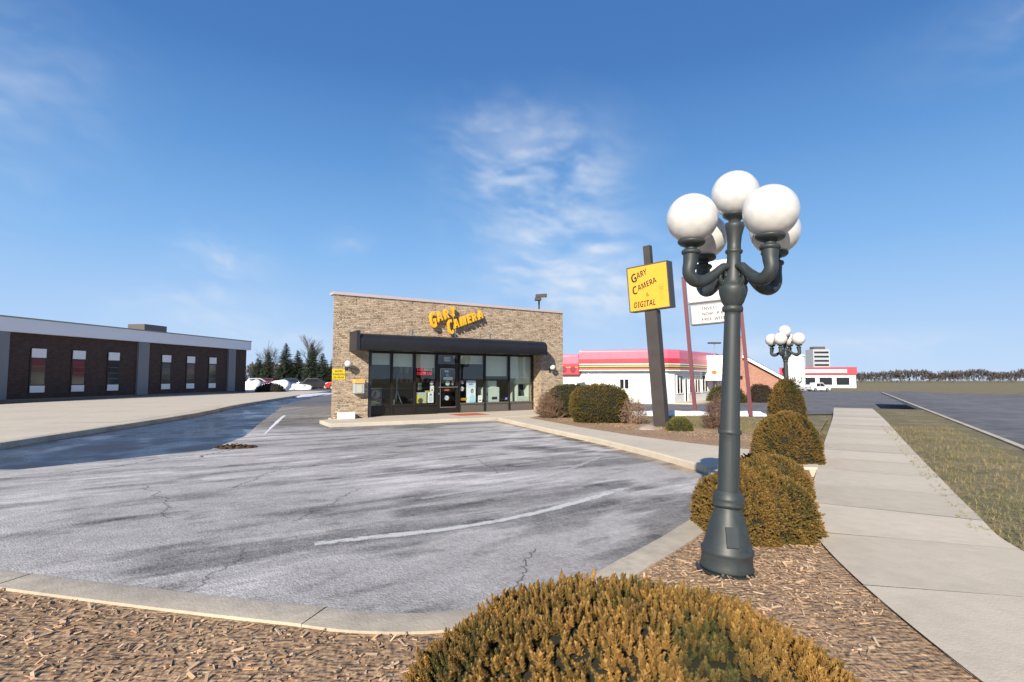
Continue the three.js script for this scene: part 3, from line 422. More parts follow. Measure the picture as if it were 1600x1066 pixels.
// posters, stickers and notices on the glass (just inside it)
{
  const gz = -0.6 - 0.02, R = rng(8);
  const scrawl = (c, x, y, w, rows, dy, col) => { c.fillStyle = col; for (let i = 0; i < rows; i++) { let p = x; while (p < x + w - 6) { const l = 4 + R() * 12; c.fillRect(p, y + i * dy, Math.min(l, x + w - p), dy * 0.5); p += l + 4; } } };
  const poster = (label, cat, x, y, w, h, draw) => sign(cat === 'sticker' ? 'window_sticker' : cat === 'poster' ? 'poster' : 'window_notice', label, cat, w, h, 0.004, at(x, y, gz), TH, draw, M.white, 192);
  poster('tall pale blue and white portrait poster in the window right of the door', 'poster', 6.05, 0.98, 0.46, 0.98, (c, w, h) => {
    c.fillStyle = '#dfe9f0'; c.fillRect(0, 0, w, h); c.fillStyle = '#c8d8ea'; c.fillRect(0, 0, w, h * 0.3);
    const cs = ['#7a6fa8', '#3f5f9e', '#b26a6a', '#5c5470']; for (let i = 0; i < 7; i++) { c.fillStyle = cs[i % 4]; c.save(); c.translate(w * (0.32 + 0.06 * i), h * 0.18); c.rotate(-0.6 + 0.2 * i); c.fillRect(-5, -24 - R() * 10, 9, 38); c.restore(); }
    c.strokeStyle = '#aebccb'; c.lineWidth = 2; c.beginPath(); c.moveTo(0, h * 0.32); c.lineTo(w, h * 0.32); c.stroke();
    c.fillStyle = '#b9dbe6'; c.beginPath(); c.moveTo(w * 0.3, h); c.quadraticCurveTo(w * 0.35, h * 0.62, w * 0.62, h * 0.6); c.quadraticCurveTo(w * 0.98, h * 0.62, w, h); c.fill();
    c.fillStyle = '#2e2523'; c.beginPath(); c.ellipse(w * 0.62, h * 0.46, w * 0.15, h * 0.1, 0, 0, 7); c.fill(); c.fillStyle = '#d9b39b'; c.beginPath(); c.ellipse(w * 0.62, h * 0.475, w * 0.09, h * 0.07, 0, 0, 7); c.fill();
    c.fillStyle = '#9ad3de'; c.fillRect(w * 0.4, h * 0.9, w * 0.55, h * 0.09);
  });
  poster('small white leaflet with a red mark just right of the tall portrait poster', 'notice', 6.5, 0.68, 0.2, 0.3, (c, w, h) => { c.fillStyle = '#eef0f2'; c.fillRect(0, 0, w, h); scrawl(c, w * 0.25, h * 0.2, w * 0.5, 3, 22, '#6a7fae'); c.fillStyle = '#b6323a'; c.beginPath(); c.ellipse(w / 2, h * 0.72, w * 0.3, h * 0.1, 0, 0, 7); c.fill(); });
  poster('orange and yellow strip notice under the round stickers right of the door', 'notice', 5.68, 0.68, 0.34, 0.1, (c, w, h) => { c.fillStyle = '#d79b13'; c.fillRect(0, 0, w, h); scrawl(c, w * 0.08, h * 0.3, w * 0.8, 2, h * 0.25, '#7a5208'); });
  const round = (label, x, y, d, base, ink) => { const o = thing('window_sticker', label, 'sticker', at(x, y, gz + 0.004), TH); const g = new THREE.CircleGeometry(d / 2, 24); part('print', g, std({ map: canvasTex(96, 96, (c) => { c.fillStyle = base; c.fillRect(0, 0, 96, 96); c.strokeStyle = ink; c.lineWidth = 6; c.beginPath(); c.arc(48, 48, 38, 0, 7); c.stroke(); c.fillStyle = ink; c.fillRect(18, 38, 60, 8); c.fillRect(24, 52, 48, 7); }), roughness: 0.6, side: THREE.DoubleSide }), o); const k = part('backing', new THREE.CylinderGeometry(d / 2, d / 2, 0.003, 24).rotateX(Math.PI / 2).translate(0, 0, -0.004), M.white, o); return o; };
  round('round maroon and white sticker, upper one right of the door', 5.62, 1.4, 0.15, '#c9c2bd', '#7c2b30');
  round('round white sticker with grey ring, lower one right of the door', 5.61, 1.12, 0.19, '#d5d6dd', '#7d82a0');
  round('round pale blue sticker in the upper half of the shop door', 4.93, 1.36, 0.2, '#cfdce2', '#5d8aa0');
  round('round white and blue sticker in the lower half of the shop door', 4.9, 0.75, 0.2, '#dfe6ea', '#5a86b4');
  round('round blue grey sticker near the top of the shop door', 4.92, 1.71, 0.13, '#8d9bc4', '#46548a');
  round('round white sticker beside the colour poster in the third window', 4.2, 1.38, 0.16, '#d8d7e0', '#7d8096');
  poster('long white opening sign with teal lettering on the shop door', 'notice', 4.95, 1.55, 0.42, 0.12, (c, w, h) => { c.fillStyle = '#dfe8e6'; c.fillRect(0, 0, w, h); scrawl(c, w * 0.06, h * 0.3, w * 0.85, 2, h * 0.3, '#5e8f93'); });
  poster('small white card at the very top of the shop door', 'notice', 4.88, 1.86, 0.17, 0.07, (c, w, h) => { c.fillStyle = '#eceae4'; c.fillRect(0, 0, w, h); scrawl(c, 20, h * 0.4, w - 40, 1, h * 0.4, '#999'); });
  poster('small red strip sticker below the push bar of the shop door', 'sticker', 4.9, 1.08, 0.2, 0.075, (c, w, h) => { c.fillStyle = '#c52736'; c.fillRect(0, 0, w, h); scrawl(c, 16, h * 0.35, w - 32, 1, h * 0.5, '#f0b9bc'); });
  poster('narrow green and orange card at the right of the shop door', 'notice', 5.17, 1.38, 0.08, 0.2, (c, w, h) => { c.fillStyle = '#77897c'; c.fillRect(0, 0, w, h); c.fillStyle = '#b96b3a'; c.fillRect(0, h * 0.7, w, h * 0.2); });
  poster('street number plate of white card in the transom over the door', 'number plate', 4.9, 2.36, 0.28, 0.17, (c, w, h) => { c.fillStyle = '#c8cac2'; c.fillRect(0, 0, w, h); words(c, w, h, [['5750', 0.52, 0.66]], 'bold #px sans-serif', '#4c4f4c'); });
  poster('yellow and grey picture poster low in the third window', 'poster', 3.75, 0.78, 0.46, 0.44, (c, w, h) => { c.fillStyle = '#b9b88a'; c.fillRect(0, 0, w, h); c.fillStyle = '#d8c33c'; c.fillRect(0, h * 0.18, w * 0.3, h * 0.8); c.fillStyle = '#a9b6c0'; c.fillRect(0, 0, w, h * 0.2); c.fillStyle = '#4d4a40'; c.beginPath(); c.ellipse(w * 0.42, h * 0.78, w * 0.24, h * 0.26, 0, 0, 7); c.fill(); });
  poster('white poster with grey picture low in the third window, next to the yellow one', 'poster', 4.16, 0.79, 0.26, 0.44, (c, w, h) => { c.fillStyle = '#dde2e4'; c.fillRect(0, 0, w, h); c.fillStyle = '#5c6166'; c.beginPath(); c.moveTo(w * 0.2, h * 0.32); c.lineTo(w * 0.5, h * 0.12); c.lineTo(w * 0.82, h * 0.32); c.fill(); scrawl(c, w * 0.2, h * 0.45, w * 0.6, 6, 24, '#8b9096'); });
  poster('white leaflet with red dot beside the door frame in the third window', 'notice', 4.22, 1.14, 0.17, 0.25, (c, w, h) => { c.fillStyle = '#e8e6e8'; c.fillRect(0, 0, w, h); scrawl(c, w * 0.2, h * 0.2, w * 0.6, 3, 24, '#9aa'); c.fillStyle = '#b8323c'; c.beginPath(); c.ellipse(w / 2, h * 0.72, w * 0.28, h * 0.14, 0, 0, 7); c.fill(); });
  poster('short yellow strip above the posters in the third window', 'sticker', 4.02, 1.03, 0.22, 0.06, (c, w, h) => { c.fillStyle = '#d9b51a'; c.fillRect(0, 0, w, h); scrawl(c, 12, h * 0.3, w - 24, 1, h * 0.5, '#6e5a0a'); });
  poster('dark picture poster with a red figure low in the first window', 'poster', 1.85, 0.86, 0.44, 0.66, (c, w, h) => { c.fillStyle = '#4a575a'; c.fillRect(0, 0, w, h); c.fillStyle = '#7d8c90'; c.beginPath(); c.ellipse(w * 0.5, h * 0.35, w * 0.4, h * 0.25, 0, 0, 7); c.fill(); c.fillStyle = '#a5333a'; c.beginPath(); c.ellipse(w * 0.4, h * 0.36, w * 0.12, h * 0.2, 0.3, 0, 7); c.fill(); c.fillRect(w * 0.6, h * 0.58, w * 0.3, h * 0.1); c.fillStyle = '#c9c53c'; c.fillRect(0, 0, w, h * 0.03); c.fillRect(0, h * 0.74, w * 0.6, h * 0.07); c.fillRect(0, h * 0.96, w * 0.5, h * 0.04); c.fillStyle = '#cfd3d3'; c.fillRect(w * 0.1, h * 0.84, w * 0.8, h * 0.05); });
  poster('grey photograph print pinned in the third window, upper of the pair', 'photo print', 3.68, 1.34, 0.15, 0.13, (c, w, h) => { c.fillStyle = '#3d4143'; c.fillRect(0, 0, w, h); c.fillStyle = '#55595b'; c.fillRect(20, 20, w - 40, h - 40); });
  poster('grey photograph print pinned in the third window, lower of the pair', 'photo print', 3.68, 1.16, 0.15, 0.14, (c, w, h) => { c.fillStyle = '#43484a'; c.fillRect(0, 0, w, h); c.fillStyle = '#5d5f62'; c.beginPath(); c.ellipse(w / 2, h / 2, w * 0.3, h * 0.3, 0, 0, 7); c.fill(); });
  poster('small blue sticker low in the window in front of the pale print machine', 'sticker', 7.86, 0.66, 0.11, 0.11, (c, w, h) => { c.fillStyle = '#5f6fd0'; c.fillRect(0, 0, w, h); c.fillStyle = '#c8d0f4'; c.fillRect(w * 0.3, h * 0.3, w * 0.4, h * 0.4); });
  // lit tube lettering
  const ns = thing('neon_sign', 'red lit letters in two rows hanging in the third window', 'neon sign', at(3.55, 1.7, gz - 0.02), TH);
  const red = std({ color: lin(0.5, 0.02, 0.02), emissive: lin(0.9, 0.03, 0.04), emissiveIntensity: 0.55, roughness: 0.5 }), dim = std({ color: lin(0.3, 0.29, 0.2), emissive: lin(0.28, 0.27, 0.16), emissiveIntensity: 0.5, roughness: 0.5 });
  const nt = (t, x, y, w, mat) => { const g = new TextGeometry(t, { font, size: 0.115, depth: 0.012, curveSegments: 4 }); g.computeBoundingBox(); g.scale(w / (g.boundingBox.max.x - g.boundingBox.min.x), 1, 1); g.translate(x, y, 0); part('lettering', clean(g), mat, ns); };
  nt('1-HR', 0, 0.16, 0.27, red); nt('PHOTO', 0.3, 0.16, 0.36, dim); nt('COLOR LAB', 0, 0, 0.66, red);
  const nl = new THREE.PointLight(new THREE.Color(1, 0.1, 0.08), 0.05); nl.position.set(0.33, 0.12, 0.04); ns.add(nl); nl.name = 'sign_glow';
}
// what stands behind the glass
{
  const pale = std({ color: lin(0.50, 0.56, 0.50), roughness: 0.5 }), dark = M.black;
  const k = thing('print_machine', 'pale green photo print machine with a narrow top behind the sixth window', 'photo machine', at(7.15, 0.13, -1.0), TH);
  part('cabinet', [rbox(0.8, 1.04, 0.6, 0, 0.52, 0, 0.03)], pale, k); part('screen_head', [rbox(0.48, 0.34, 0.4, 0.08, 1.16, 0, 0.03)], pale, k);
  part('tray_slot', box(-0.0, 0.28, 0.5, 0.62, 0.3, 0.304), dark, k); part('key_switch', box(-0.27, -0.22, 0.68, 0.8, 0.3, 0.306), dark, k);
  const q = thing('arcade_printer', 'pale kiosk with a hooded dark screen behind the rightmost window', 'photo kiosk', at(8.85, 0.13, -1.05), TH);
  part('cabinet', [rbox(0.75, 0.62, 0.6, 0, 0.31, 0, 0.03), rbox(0.12, 0.66, 0.6, -0.315, 0.93, 0, 0.02), rbox(0.12, 0.66, 0.6, 0.315, 0.93, 0, 0.02), box(-0.26, 0.26, 0.62, 1.24, -0.28, -0.2)], pale, q);
  const scr = box(-0.25, 0.25, 0.0, 0.58, -0.01, 0.01); scr.rotateX(-0.25); scr.translate(0, 0.64, 0.05); part('screen', scr, M.carGlass, q);
  const hood = rbox(0.86, 0.3, 0.5, 0, 0, 0, 0.03); hood.rotateX(0.3); hood.translate(0, 1.38, 0.06); part('hood', hood, pale, q);
  const t = thing('camera_tripod', 'standing camera tripod with spread silver legs behind the second window', 'tripod', at(2.95, 0.13, -1.25), TH);
  for (let i = 0; i < 3; i++) { const a = i * 2.094 + 0.4; part('leg', bar([0, 0.95, 0], [0.36 * Math.cos(a), 0, 0.36 * Math.sin(a)], 0.016, 6), M.alu, t); }
  part('centre_column', bar([0, 0.5, 0], [0, 1.4, 0], 0.018, 6), M.alu, t); part('head', rbox(0.1, 0.1, 0.12, 0, 1.45, 0, 0.02), dark, t);
  const t2 = copyOf(t, 'low camera tripod with splayed legs at the foot of the second window'); t2.position.set(...at(2.72, 0.13, -0.95)); t2.scale.set(0.75, 0.42, 0.75);
  const st = thing('light_stand', 'tall white studio light stand behind the second window', 'light stand', at(2.9, 0.13, -1.7), TH);
  part('pole', bar([0, 0.2, 0], [0, 2.1, 0], 0.03, 8), M.white, st); for (let i = 0; i < 3; i++) { const a = i * 2.094; part('leg', bar([0, 0.4, 0], [0.3 * Math.cos(a), 0, 0.3 * Math.sin(a)], 0.014, 6), M.white, st); }
  const ct = thing('sales_counter', 'long dark sales counter inside the shop behind the door', 'counter', at(3.0, 0.13, -3.6), TH);
  part('counter_body', box(-1.2, 2.4, 0, 0.95, -0.3, 0.3), std({ color: lin(0.06, 0.04, 0.03), roughness: 0.6 }), ct); part('counter_top', box(-1.25, 2.45, 0.95, 1.0, -0.35, 0.35), M.kick, ct);
  const sh = thing('display_shelf', 'tall display shelf of boxed goods on the inner wall of the shop', 'shelf', at(6.0, 0.13, -4.9), TH);
  part('frame', [box(-1.6, 1.6, 0, 2.1, -0.22, -0.2), box(-1.6, -1.55, 0, 2.1, -0.2, 0.15), box(1.55, 1.6, 0, 2.1, -0.2, 0.15)], M.kick, sh);
  const r = rng(44); for (let j = 0; j < 4; j++) part('shelf_board', box(-1.55, 1.55, 0.3 + j * 0.45, 0.33 + j * 0.45, -0.2, 0.15), M.kick, sh);
  const goods = []; for (let j = 0; j < 4; j++) for (let i = 0; i < 11; i++) { const w = 0.1 + r() * 0.12, h = 0.12 + r() * 0.2, x = -1.45 + i * 0.28; goods.push([box(x, x + w, 0.332 + j * 0.45, 0.332 + j * 0.45 + h, -0.15, 0.05), r()]); }
  const cols = [lin(0.4, 0.35, 0.1), lin(0.1, 0.15, 0.3), lin(0.35, 0.08, 0.07), lin(0.3, 0.3, 0.3)];
  cols.forEach((c, i) => { const gs = goods.filter((g) => Math.floor(g[1] * 4) === i).map((g) => g[0]); if (gs.length) tag(part('boxed_goods', gs, std({ color: c, roughness: 0.6 }), sh), null, null, null, 'stuff'); });
  for (const [i, lx, lz] of [[0, 3.2, -2.2], [1, 5.6, -2.6], [2, 8.0, -2.4]]) {
    const cl = thing('ceiling_light', ['fluorescent ceiling panel inside the shop behind the second window', 'fluorescent ceiling panel inside the shop behind the door', 'fluorescent ceiling panel inside the shop behind the right-hand windows'][i], 'ceiling light', at(lx, 2.9, lz), TH);
    part('diffuser', box(-0.15, 0.15, -0.03, -0.002, -0.6, 0.6), std({ color: lin(0.7, 0.7, 0.6), emissive: lin(0.9, 0.88, 0.62), emissiveIntensity: 0.5 }), cl);
    part('frame', [box(-0.18, -0.15, -0.035, -0.001, -0.63, 0.63), box(0.15, 0.18, -0.035, -0.001, -0.63, 0.63)], M.white, cl);
    const p = new THREE.RectAreaLight(new THREE.Color(1, 0.96, 0.75), 2.2, 0.3, 1.2); p.position.set(0, -0.05, 0); p.rotation.x = -Math.PI / 2; cl.add(p); p.name = 'panel_light';
  }
}

// ------------------------------------------------------------------ street lamps with globes
function makeLamp() {
  const l = thing('street_lamp', 'dark green cast-iron street lamp with five white globes, closest to the viewer', 'street lamp', [1.70, 0.085, -4.42], 0);
  part('base', [lathe([[0, 0], [0.2, 0], [0.205, 0.03], [0.195, 0.05], [0.19, 0.12], [0.2, 0.14], [0.2, 0.165], [0.185, 0.18], [0.168, 0.24], [0.14, 0.36], [0.112, 0.44], [0.1, 0.475], [0.1, 0.49]], 36)], M.lamp, l);
  { const d = new THREE.BoxGeometry(0.09, 0.15, 0.012, 4, 1, 1); d.rotateX(-0.28); d.translate(-0.03, 0.29, 0.166); part('access_door', d, M.lamp, l);
    for (let i = 0; i < 4; i++) { const a = i * 1.571 + 0.5; part('bolt', cyl(0.013, 0.013, 0.025, Math.cos(a) * 0.212, 0.0, Math.sin(a) * 0.212, 6), M.kick, l); } part('base_flange', lathe([[0, -0.01], [0.235, -0.01], [0.235, 0.008], [0, 0.008]], 32), M.lamp, l); }
  part('collar', [lathe([[0.1, 0.49], [0.118, 0.495], [0.122, 0.515], [0.112, 0.53], [0.118, 0.545], [0.118, 0.57], [0.1, 0.59], [0.1, 0.605], [0.085, 0.615]], 36)], M.lamp, l);
  part('shaft', lathe([[0.083, 0.61], [0.08, 1.0], [0.079, 1.06], [0.088, 1.065], [0.09, 1.08], [0.088, 1.095], [0.076, 1.1], [0.068, 1.6], [0.062, 2.02], [0.062, 2.05], [0.078, 2.055], [0.082, 2.075], [0.078, 2.095], [0.066, 2.1]], 32), M.lamp, l);
  part('hub', lathe([[0.066, 2.1], [0.085, 2.13], [0.105, 2.19], [0.112, 2.23], [0.108, 2.26], [0.088, 2.275], [0.075, 2.31], [0.063, 2.38], [0.056, 2.46], [0.053, 2.53], [0.066, 2.54], [0.068, 2.56], [0.054, 2.57], [0.053, 2.62], [0.058, 2.68], [0.072, 2.74], [0.078, 2.76], [0.076, 2.785], [0.05, 2.79], [0.046, 2.81]], 32), M.lamp, l);
  part('globe_cup', lathe([[0.045, 2.8], [0.05, 2.82], [0.08, 2.835], [0.095, 2.85], [0.098, 2.862], [0.085, 2.862]], 28), M.lamp, l);
  const globe = new THREE.SphereGeometry(0.19, 40, 28); globe.translate(0, 3.035, 0); part('globe', globe, M.globe, l);
  const R = 0.405, view = Math.atan2(1.77, -4.42);
  for (let i = 0; i < 4; i++) {
    const a = Math.PI / 4 + i * Math.PI / 2 + LAMP_TURN, c = Math.cos(a), s = Math.sin(a), P = (r, y) => [c * r, y, s * r];
    const arm = part('arm', [sweep([P(0.03, 2.42), P(0.1, 2.41), P(0.18, 2.345), P(0.27, 2.285), P(0.36, 2.275), P(0.42, 2.33), P(R + 0.005, 2.42), P(R, 2.5)], [0.03, 0.034, 0.036, 0.042, 0.05, 0.053, 0.05, 0.056, 0.062], 14, 30),
      sweep([P(0.06, 2.24), P(0.1, 2.28), P(0.13, 2.33), P(0.11, 2.38), P(0.075, 2.37), P(0.07, 2.34)], [0.02, 0.022, 0.02, 0.018, 0.015, 0.012], 8, 18)], M.lamp, l);
    for (const k of [-1, 0, 1]) { const off = (p, e) => [p[0] - s * k * 0.018 + 0, p[1] + e, p[2] + c * k * 0.018]; arm.geometry = join([arm.geometry, sweep([off(P(0.1, 2.41), 0.032), off(P(0.18, 2.345), 0.034), off(P(0.27, 2.29), 0.036)], [0.007, 0.008, 0.006], 6, 10)]); }
    const rim = lathe([[0.05, 2.475], [0.07, 2.485], [0.076, 2.5], [0.07, 2.515], [0.045, 2.52], [0.042, 2.54], [0.06, 2.55], [0.09, 2.56], [0.105, 2.575], [0.108, 2.592], [0.09, 2.592]], 28); rim.translate(c * R, 0, s * R); part('globe_cup', rim, M.lamp, l);
    const g = new THREE.SphereGeometry(0.2, 40, 28); g.translate(c * R, 2.775, s * R); part('globe', g, M.globe, l);
  }
  return l;
}
const LAMP_TURN = 0.5;
const lamp = makeLamp(); lamp.rotation.set(0.0, 0, -0.05);
{ const c = copyOf(lamp, 'dark street lamp with white globes, the small far one behind the shrubs'); c.position.set(8.75, 0.05, -17.4); c.rotation.set(0, 0.5, 0); }

// ------------------------------------------------------------------ pylon signs
{
  const s = thing('pylon_sign', 'yellow square sign with black slanting lettering on a tall dark post', 'sign', [4.58, 0.05, -16.77], 0); s.rotation.set(0, 0, 0.062);
  const turn = THREE.MathUtils.degToRad(-42), rot = (g) => { g.rotateY(turn); return g; };
  part('post', [rot(box(-0.2, 0.2, 0, 3.62, -0.13, 0.13))], M.post, s);
  part('post_top', [rot(box(-0.11, 0.11, 5.06, 5.66, -0.09, 0.09))], M.post, s);
  const cab = part('cabinet', [rot(box(-0.69, 0.69, 3.64, 5.06, -0.17, 0.17))], std({ color: lin(0.05, 0.045, 0.05), roughness: 0.45 }), s);
  const face = canvasTex(768, 790, (c, w, h) => {
    c.fillStyle = '#dda63a'; c.fillRect(0, 0, w, h); const r = rng(2); for (let i = 0; i < 500; i++) { c.fillStyle = `rgba(${200 + r() * 55},${150 + r() * 60},20,.07)`; c.fillRect(r() * w, r() * h, 60 * r(), 60 * r()); }
    c.fillStyle = '#1c1a20'; c.textBaseline = 'alphabetic';
    const row = (x, y, big, rest, sb, sr, len) => { c.save(); c.translate(x, y); c.rotate(-0.27); c.transform(1, 0, -0.12, 1, 0, 0); c.font = `bold ${sb}px sans-serif`; c.save(); c.scale(0.86, 1); c.fillText(big, 0, 28); c.restore(); c.font = `bold ${sr}px sans-serif`; c.save(); const w0 = c.measureText(rest).width; c.translate(sb * 0.6, -8); c.scale(len / w0, 1); c.fillText(rest, 0, 0); c.restore(); c.restore(); };
    row(62, 258, 'G', 'ARY', 215, 150, 210); row(70, 478, 'C', 'AMERA', 205, 140, 390);
    c.font = '92px sans-serif'; c.fillText('&', 330, 560); c.save(); c.translate(70, 742); c.rotate(-0.02); c.transform(1, 0, -0.14, 1, 0, 0); c.font = 'bold 150px sans-serif'; c.scale(440 / c.measureText('DIGITAL').width, 1); c.fillText('DIGITAL', 0, 0); c.restore();
    c.strokeStyle = '#c9862a'; c.lineWidth = 7; for (let i = 0; i < 9; i++) { c.beginPath(); const y = 390 + i * 34; c.moveTo(590 + r() * 20, y + 14); c.quadraticCurveTo(640 + r() * 30, y - 26 + r() * 20, 690 - r() * 20, y + 8); c.stroke(); } c.strokeRect(600, 420, 76, 50); c.beginPath(); c.arc(640, 445, 20, 0, 7); c.stroke();
  });
  const f = new THREE.PlaneGeometry(1.32, 1.36); f.translate(0, 4.35, 0.174); part('sign_face', rot(f), std({ map: face, roughness: 0.35 }), cab);
  part('retainer', [rot(box(-0.69, 0.69, 5.03, 5.06, 0.172, 0.185)), rot(box(-0.69, 0.69, 3.64, 3.67, 0.172, 0.185)), rot(box(-0.69, -0.66, 3.67, 5.03, 0.172, 0.185)), rot(box(0.66, 0.69, 3.67, 5.03, 0.172, 0.185))], std({ color: lin(0.09, 0.075, 0.05), roughness: 0.4 }), cab);
}
{
  const s = thing('pole_sign', 'white two-board sign hung between two maroon poles', 'sign', [8.35, 0.05, -21.7], 0); s.rotation.set(0, 0, 0.066);
  const turn = 0.32 * 0 - 0.45, rot = (g) => { g.rotateY(turn); return g; };
  for (const x of [-1.03, 1.03]) part('pole', rot(box(x - 0.07, x + 0.07, 0, 5.75, -0.07, 0.07)), M.maroon, s);
  const b1 = new RoundedBoxGeometry(1.86, 1.62, 0.26, 3, 0.1); b1.translate(0, 5.42, 0); const u = part('upper_board', rot(b1), M.white, s);
  const b2 = new RoundedBoxGeometry(1.84, 0.86, 0.26, 3, 0.1); b2.translate(0.02, 4.12, 0); const d = part('reader_board', rot(b2), std({ color: lin(0.3, 0.29, 0.28), roughness: 0.5 }), s);
  part('crossbar', rot(box(-0.96, 0.96, 4.57, 4.6, -0.06, 0.06)), M.kick, s);
  const t1 = canvasTex(512, 440, (c, w, h) => { c.fillStyle = '#cacac8'; c.fillRect(0, 0, w, h); c.fillStyle = '#cc4a5a'; c.font = 'bold 120px sans-serif'; c.fillText('CO', 30, 130); c.fillText('GO', 40, 240); c.fillStyle = '#e07a12'; c.beginPath(); c.moveTo(120, 290); c.quadraticCurveTo(260, 210, 480, 270); c.quadraticCurveTo(300, 300, 240, 330); c.fill(); c.strokeStyle = '#e0a0a6'; c.lineWidth = 5; c.beginPath(); c.moveTo(20, 370); c.lineTo(490, 370); c.stroke(); });
  const f1 = new THREE.PlaneGeometry(1.66, 1.42); f1.translate(0, 5.42, 0.134); part('sign_face', rot(f1), std({ map: t1, roughness: 0.4 }), u);
  const t2 = canvasTex(512, 240, (c, w, h) => { c.fillStyle = '#c6c6c4'; c.fillRect(0, 0, w, h); words(c, w, h, [['INVEST', 0.2, 0.22, 0.42], ['NOW   P B', 0.5, 0.22, 0.48], ['FREE  WIFI', 0.8, 0.22, 0.48]], 'bold #px sans-serif', '#4a4044'); });
  const f2 = new THREE.PlaneGeometry(1.66, 0.72); f2.translate(0.02, 4.12, 0.134); part('sign_face', rot(f2), std({ map: t2, roughness: 0.4 }), d);
  // a low mound of ploughed snow along the strip
  const r = rng(6); const sn = [[5.2, -21.9, 1.3], [7.0, -21.9, 1.5], [9.6, -21.7, 1.2]];
  sn.forEach(([x, z, w], i) => { const g = new THREE.SphereGeometry(1, 24, 12); const P = g.attributes.position; for (let k = 0; k < P.count; k++) { const n = 0.75 + 0.5 * vn(P.getX(k) * 4 + i * 9, P.getZ(k) * 4 + P.getY(k) * 3); P.setXYZ(k, P.getX(k) * w * n, Math.max(-0.1, P.getY(k) * 0.17 * n), P.getZ(k) * 0.32 * n); } g.computeVertexNormals(); g.translate(x, 0.09, z); solo('snow_bank', g, M.snow, ['thin bank of snow left of the maroon poles, by the dark post', 'thin bank of snow around the foot of the left maroon pole', 'thin bank of snow around the foot of the right maroon pole'][i], 'snow bank', 'snow along the grass strip'); });
}

// ------------------------------------------------------------------ clipped shrubs
function sprigGeo(n, len, seed, wide = 0.085, reach = 0.5) {        // a shoot with needles all round it
  const r = rng(seed), P = [];
  for (let i = 0; i < n; i++) {
    const t = i / n, a = i * 2.4, up = 0.25 + 0.55 * t, w = len * wide * (0.8 + 0.4 * r()), L = len * reach * (0.75 + 0.5 * r()) * (1 - 0.35 * t);
    const d = new THREE.Vector3(Math.cos(a) * (1 - up * 0.6), up + 0.15, Math.sin(a) * (1 - up * 0.6)).normalize(), s = new THREE.Vector3(-Math.sin(a), (r() - 0.5) * 0.6, Math.cos(a)).normalize().multiplyScalar(w), o = new THREE.Vector3(0, t * len * 0.75, 0);
    const A = o.clone().add(s), B = o.clone().sub(s), C = o.clone().addScaledVector(d, L);
    for (const q of [A, B, C]) P.push(q.x, q.y, q.z);
  }
  const g = new THREE.BufferGeometry(); g.setAttribute('position', new THREE.Float32BufferAttribute(P, 3)); g.computeVertexNormals(); g.setAttribute('uv', new THREE.Float32BufferAttribute(new Float32Array(P.length / 3 * 2), 2)); return g;
}
const leafMat = std({ roughness: 0.75, side: THREE.DoubleSide });
const coreMat = std({ color: lin(0.014, 0.014, 0.007), roughness: 1 });
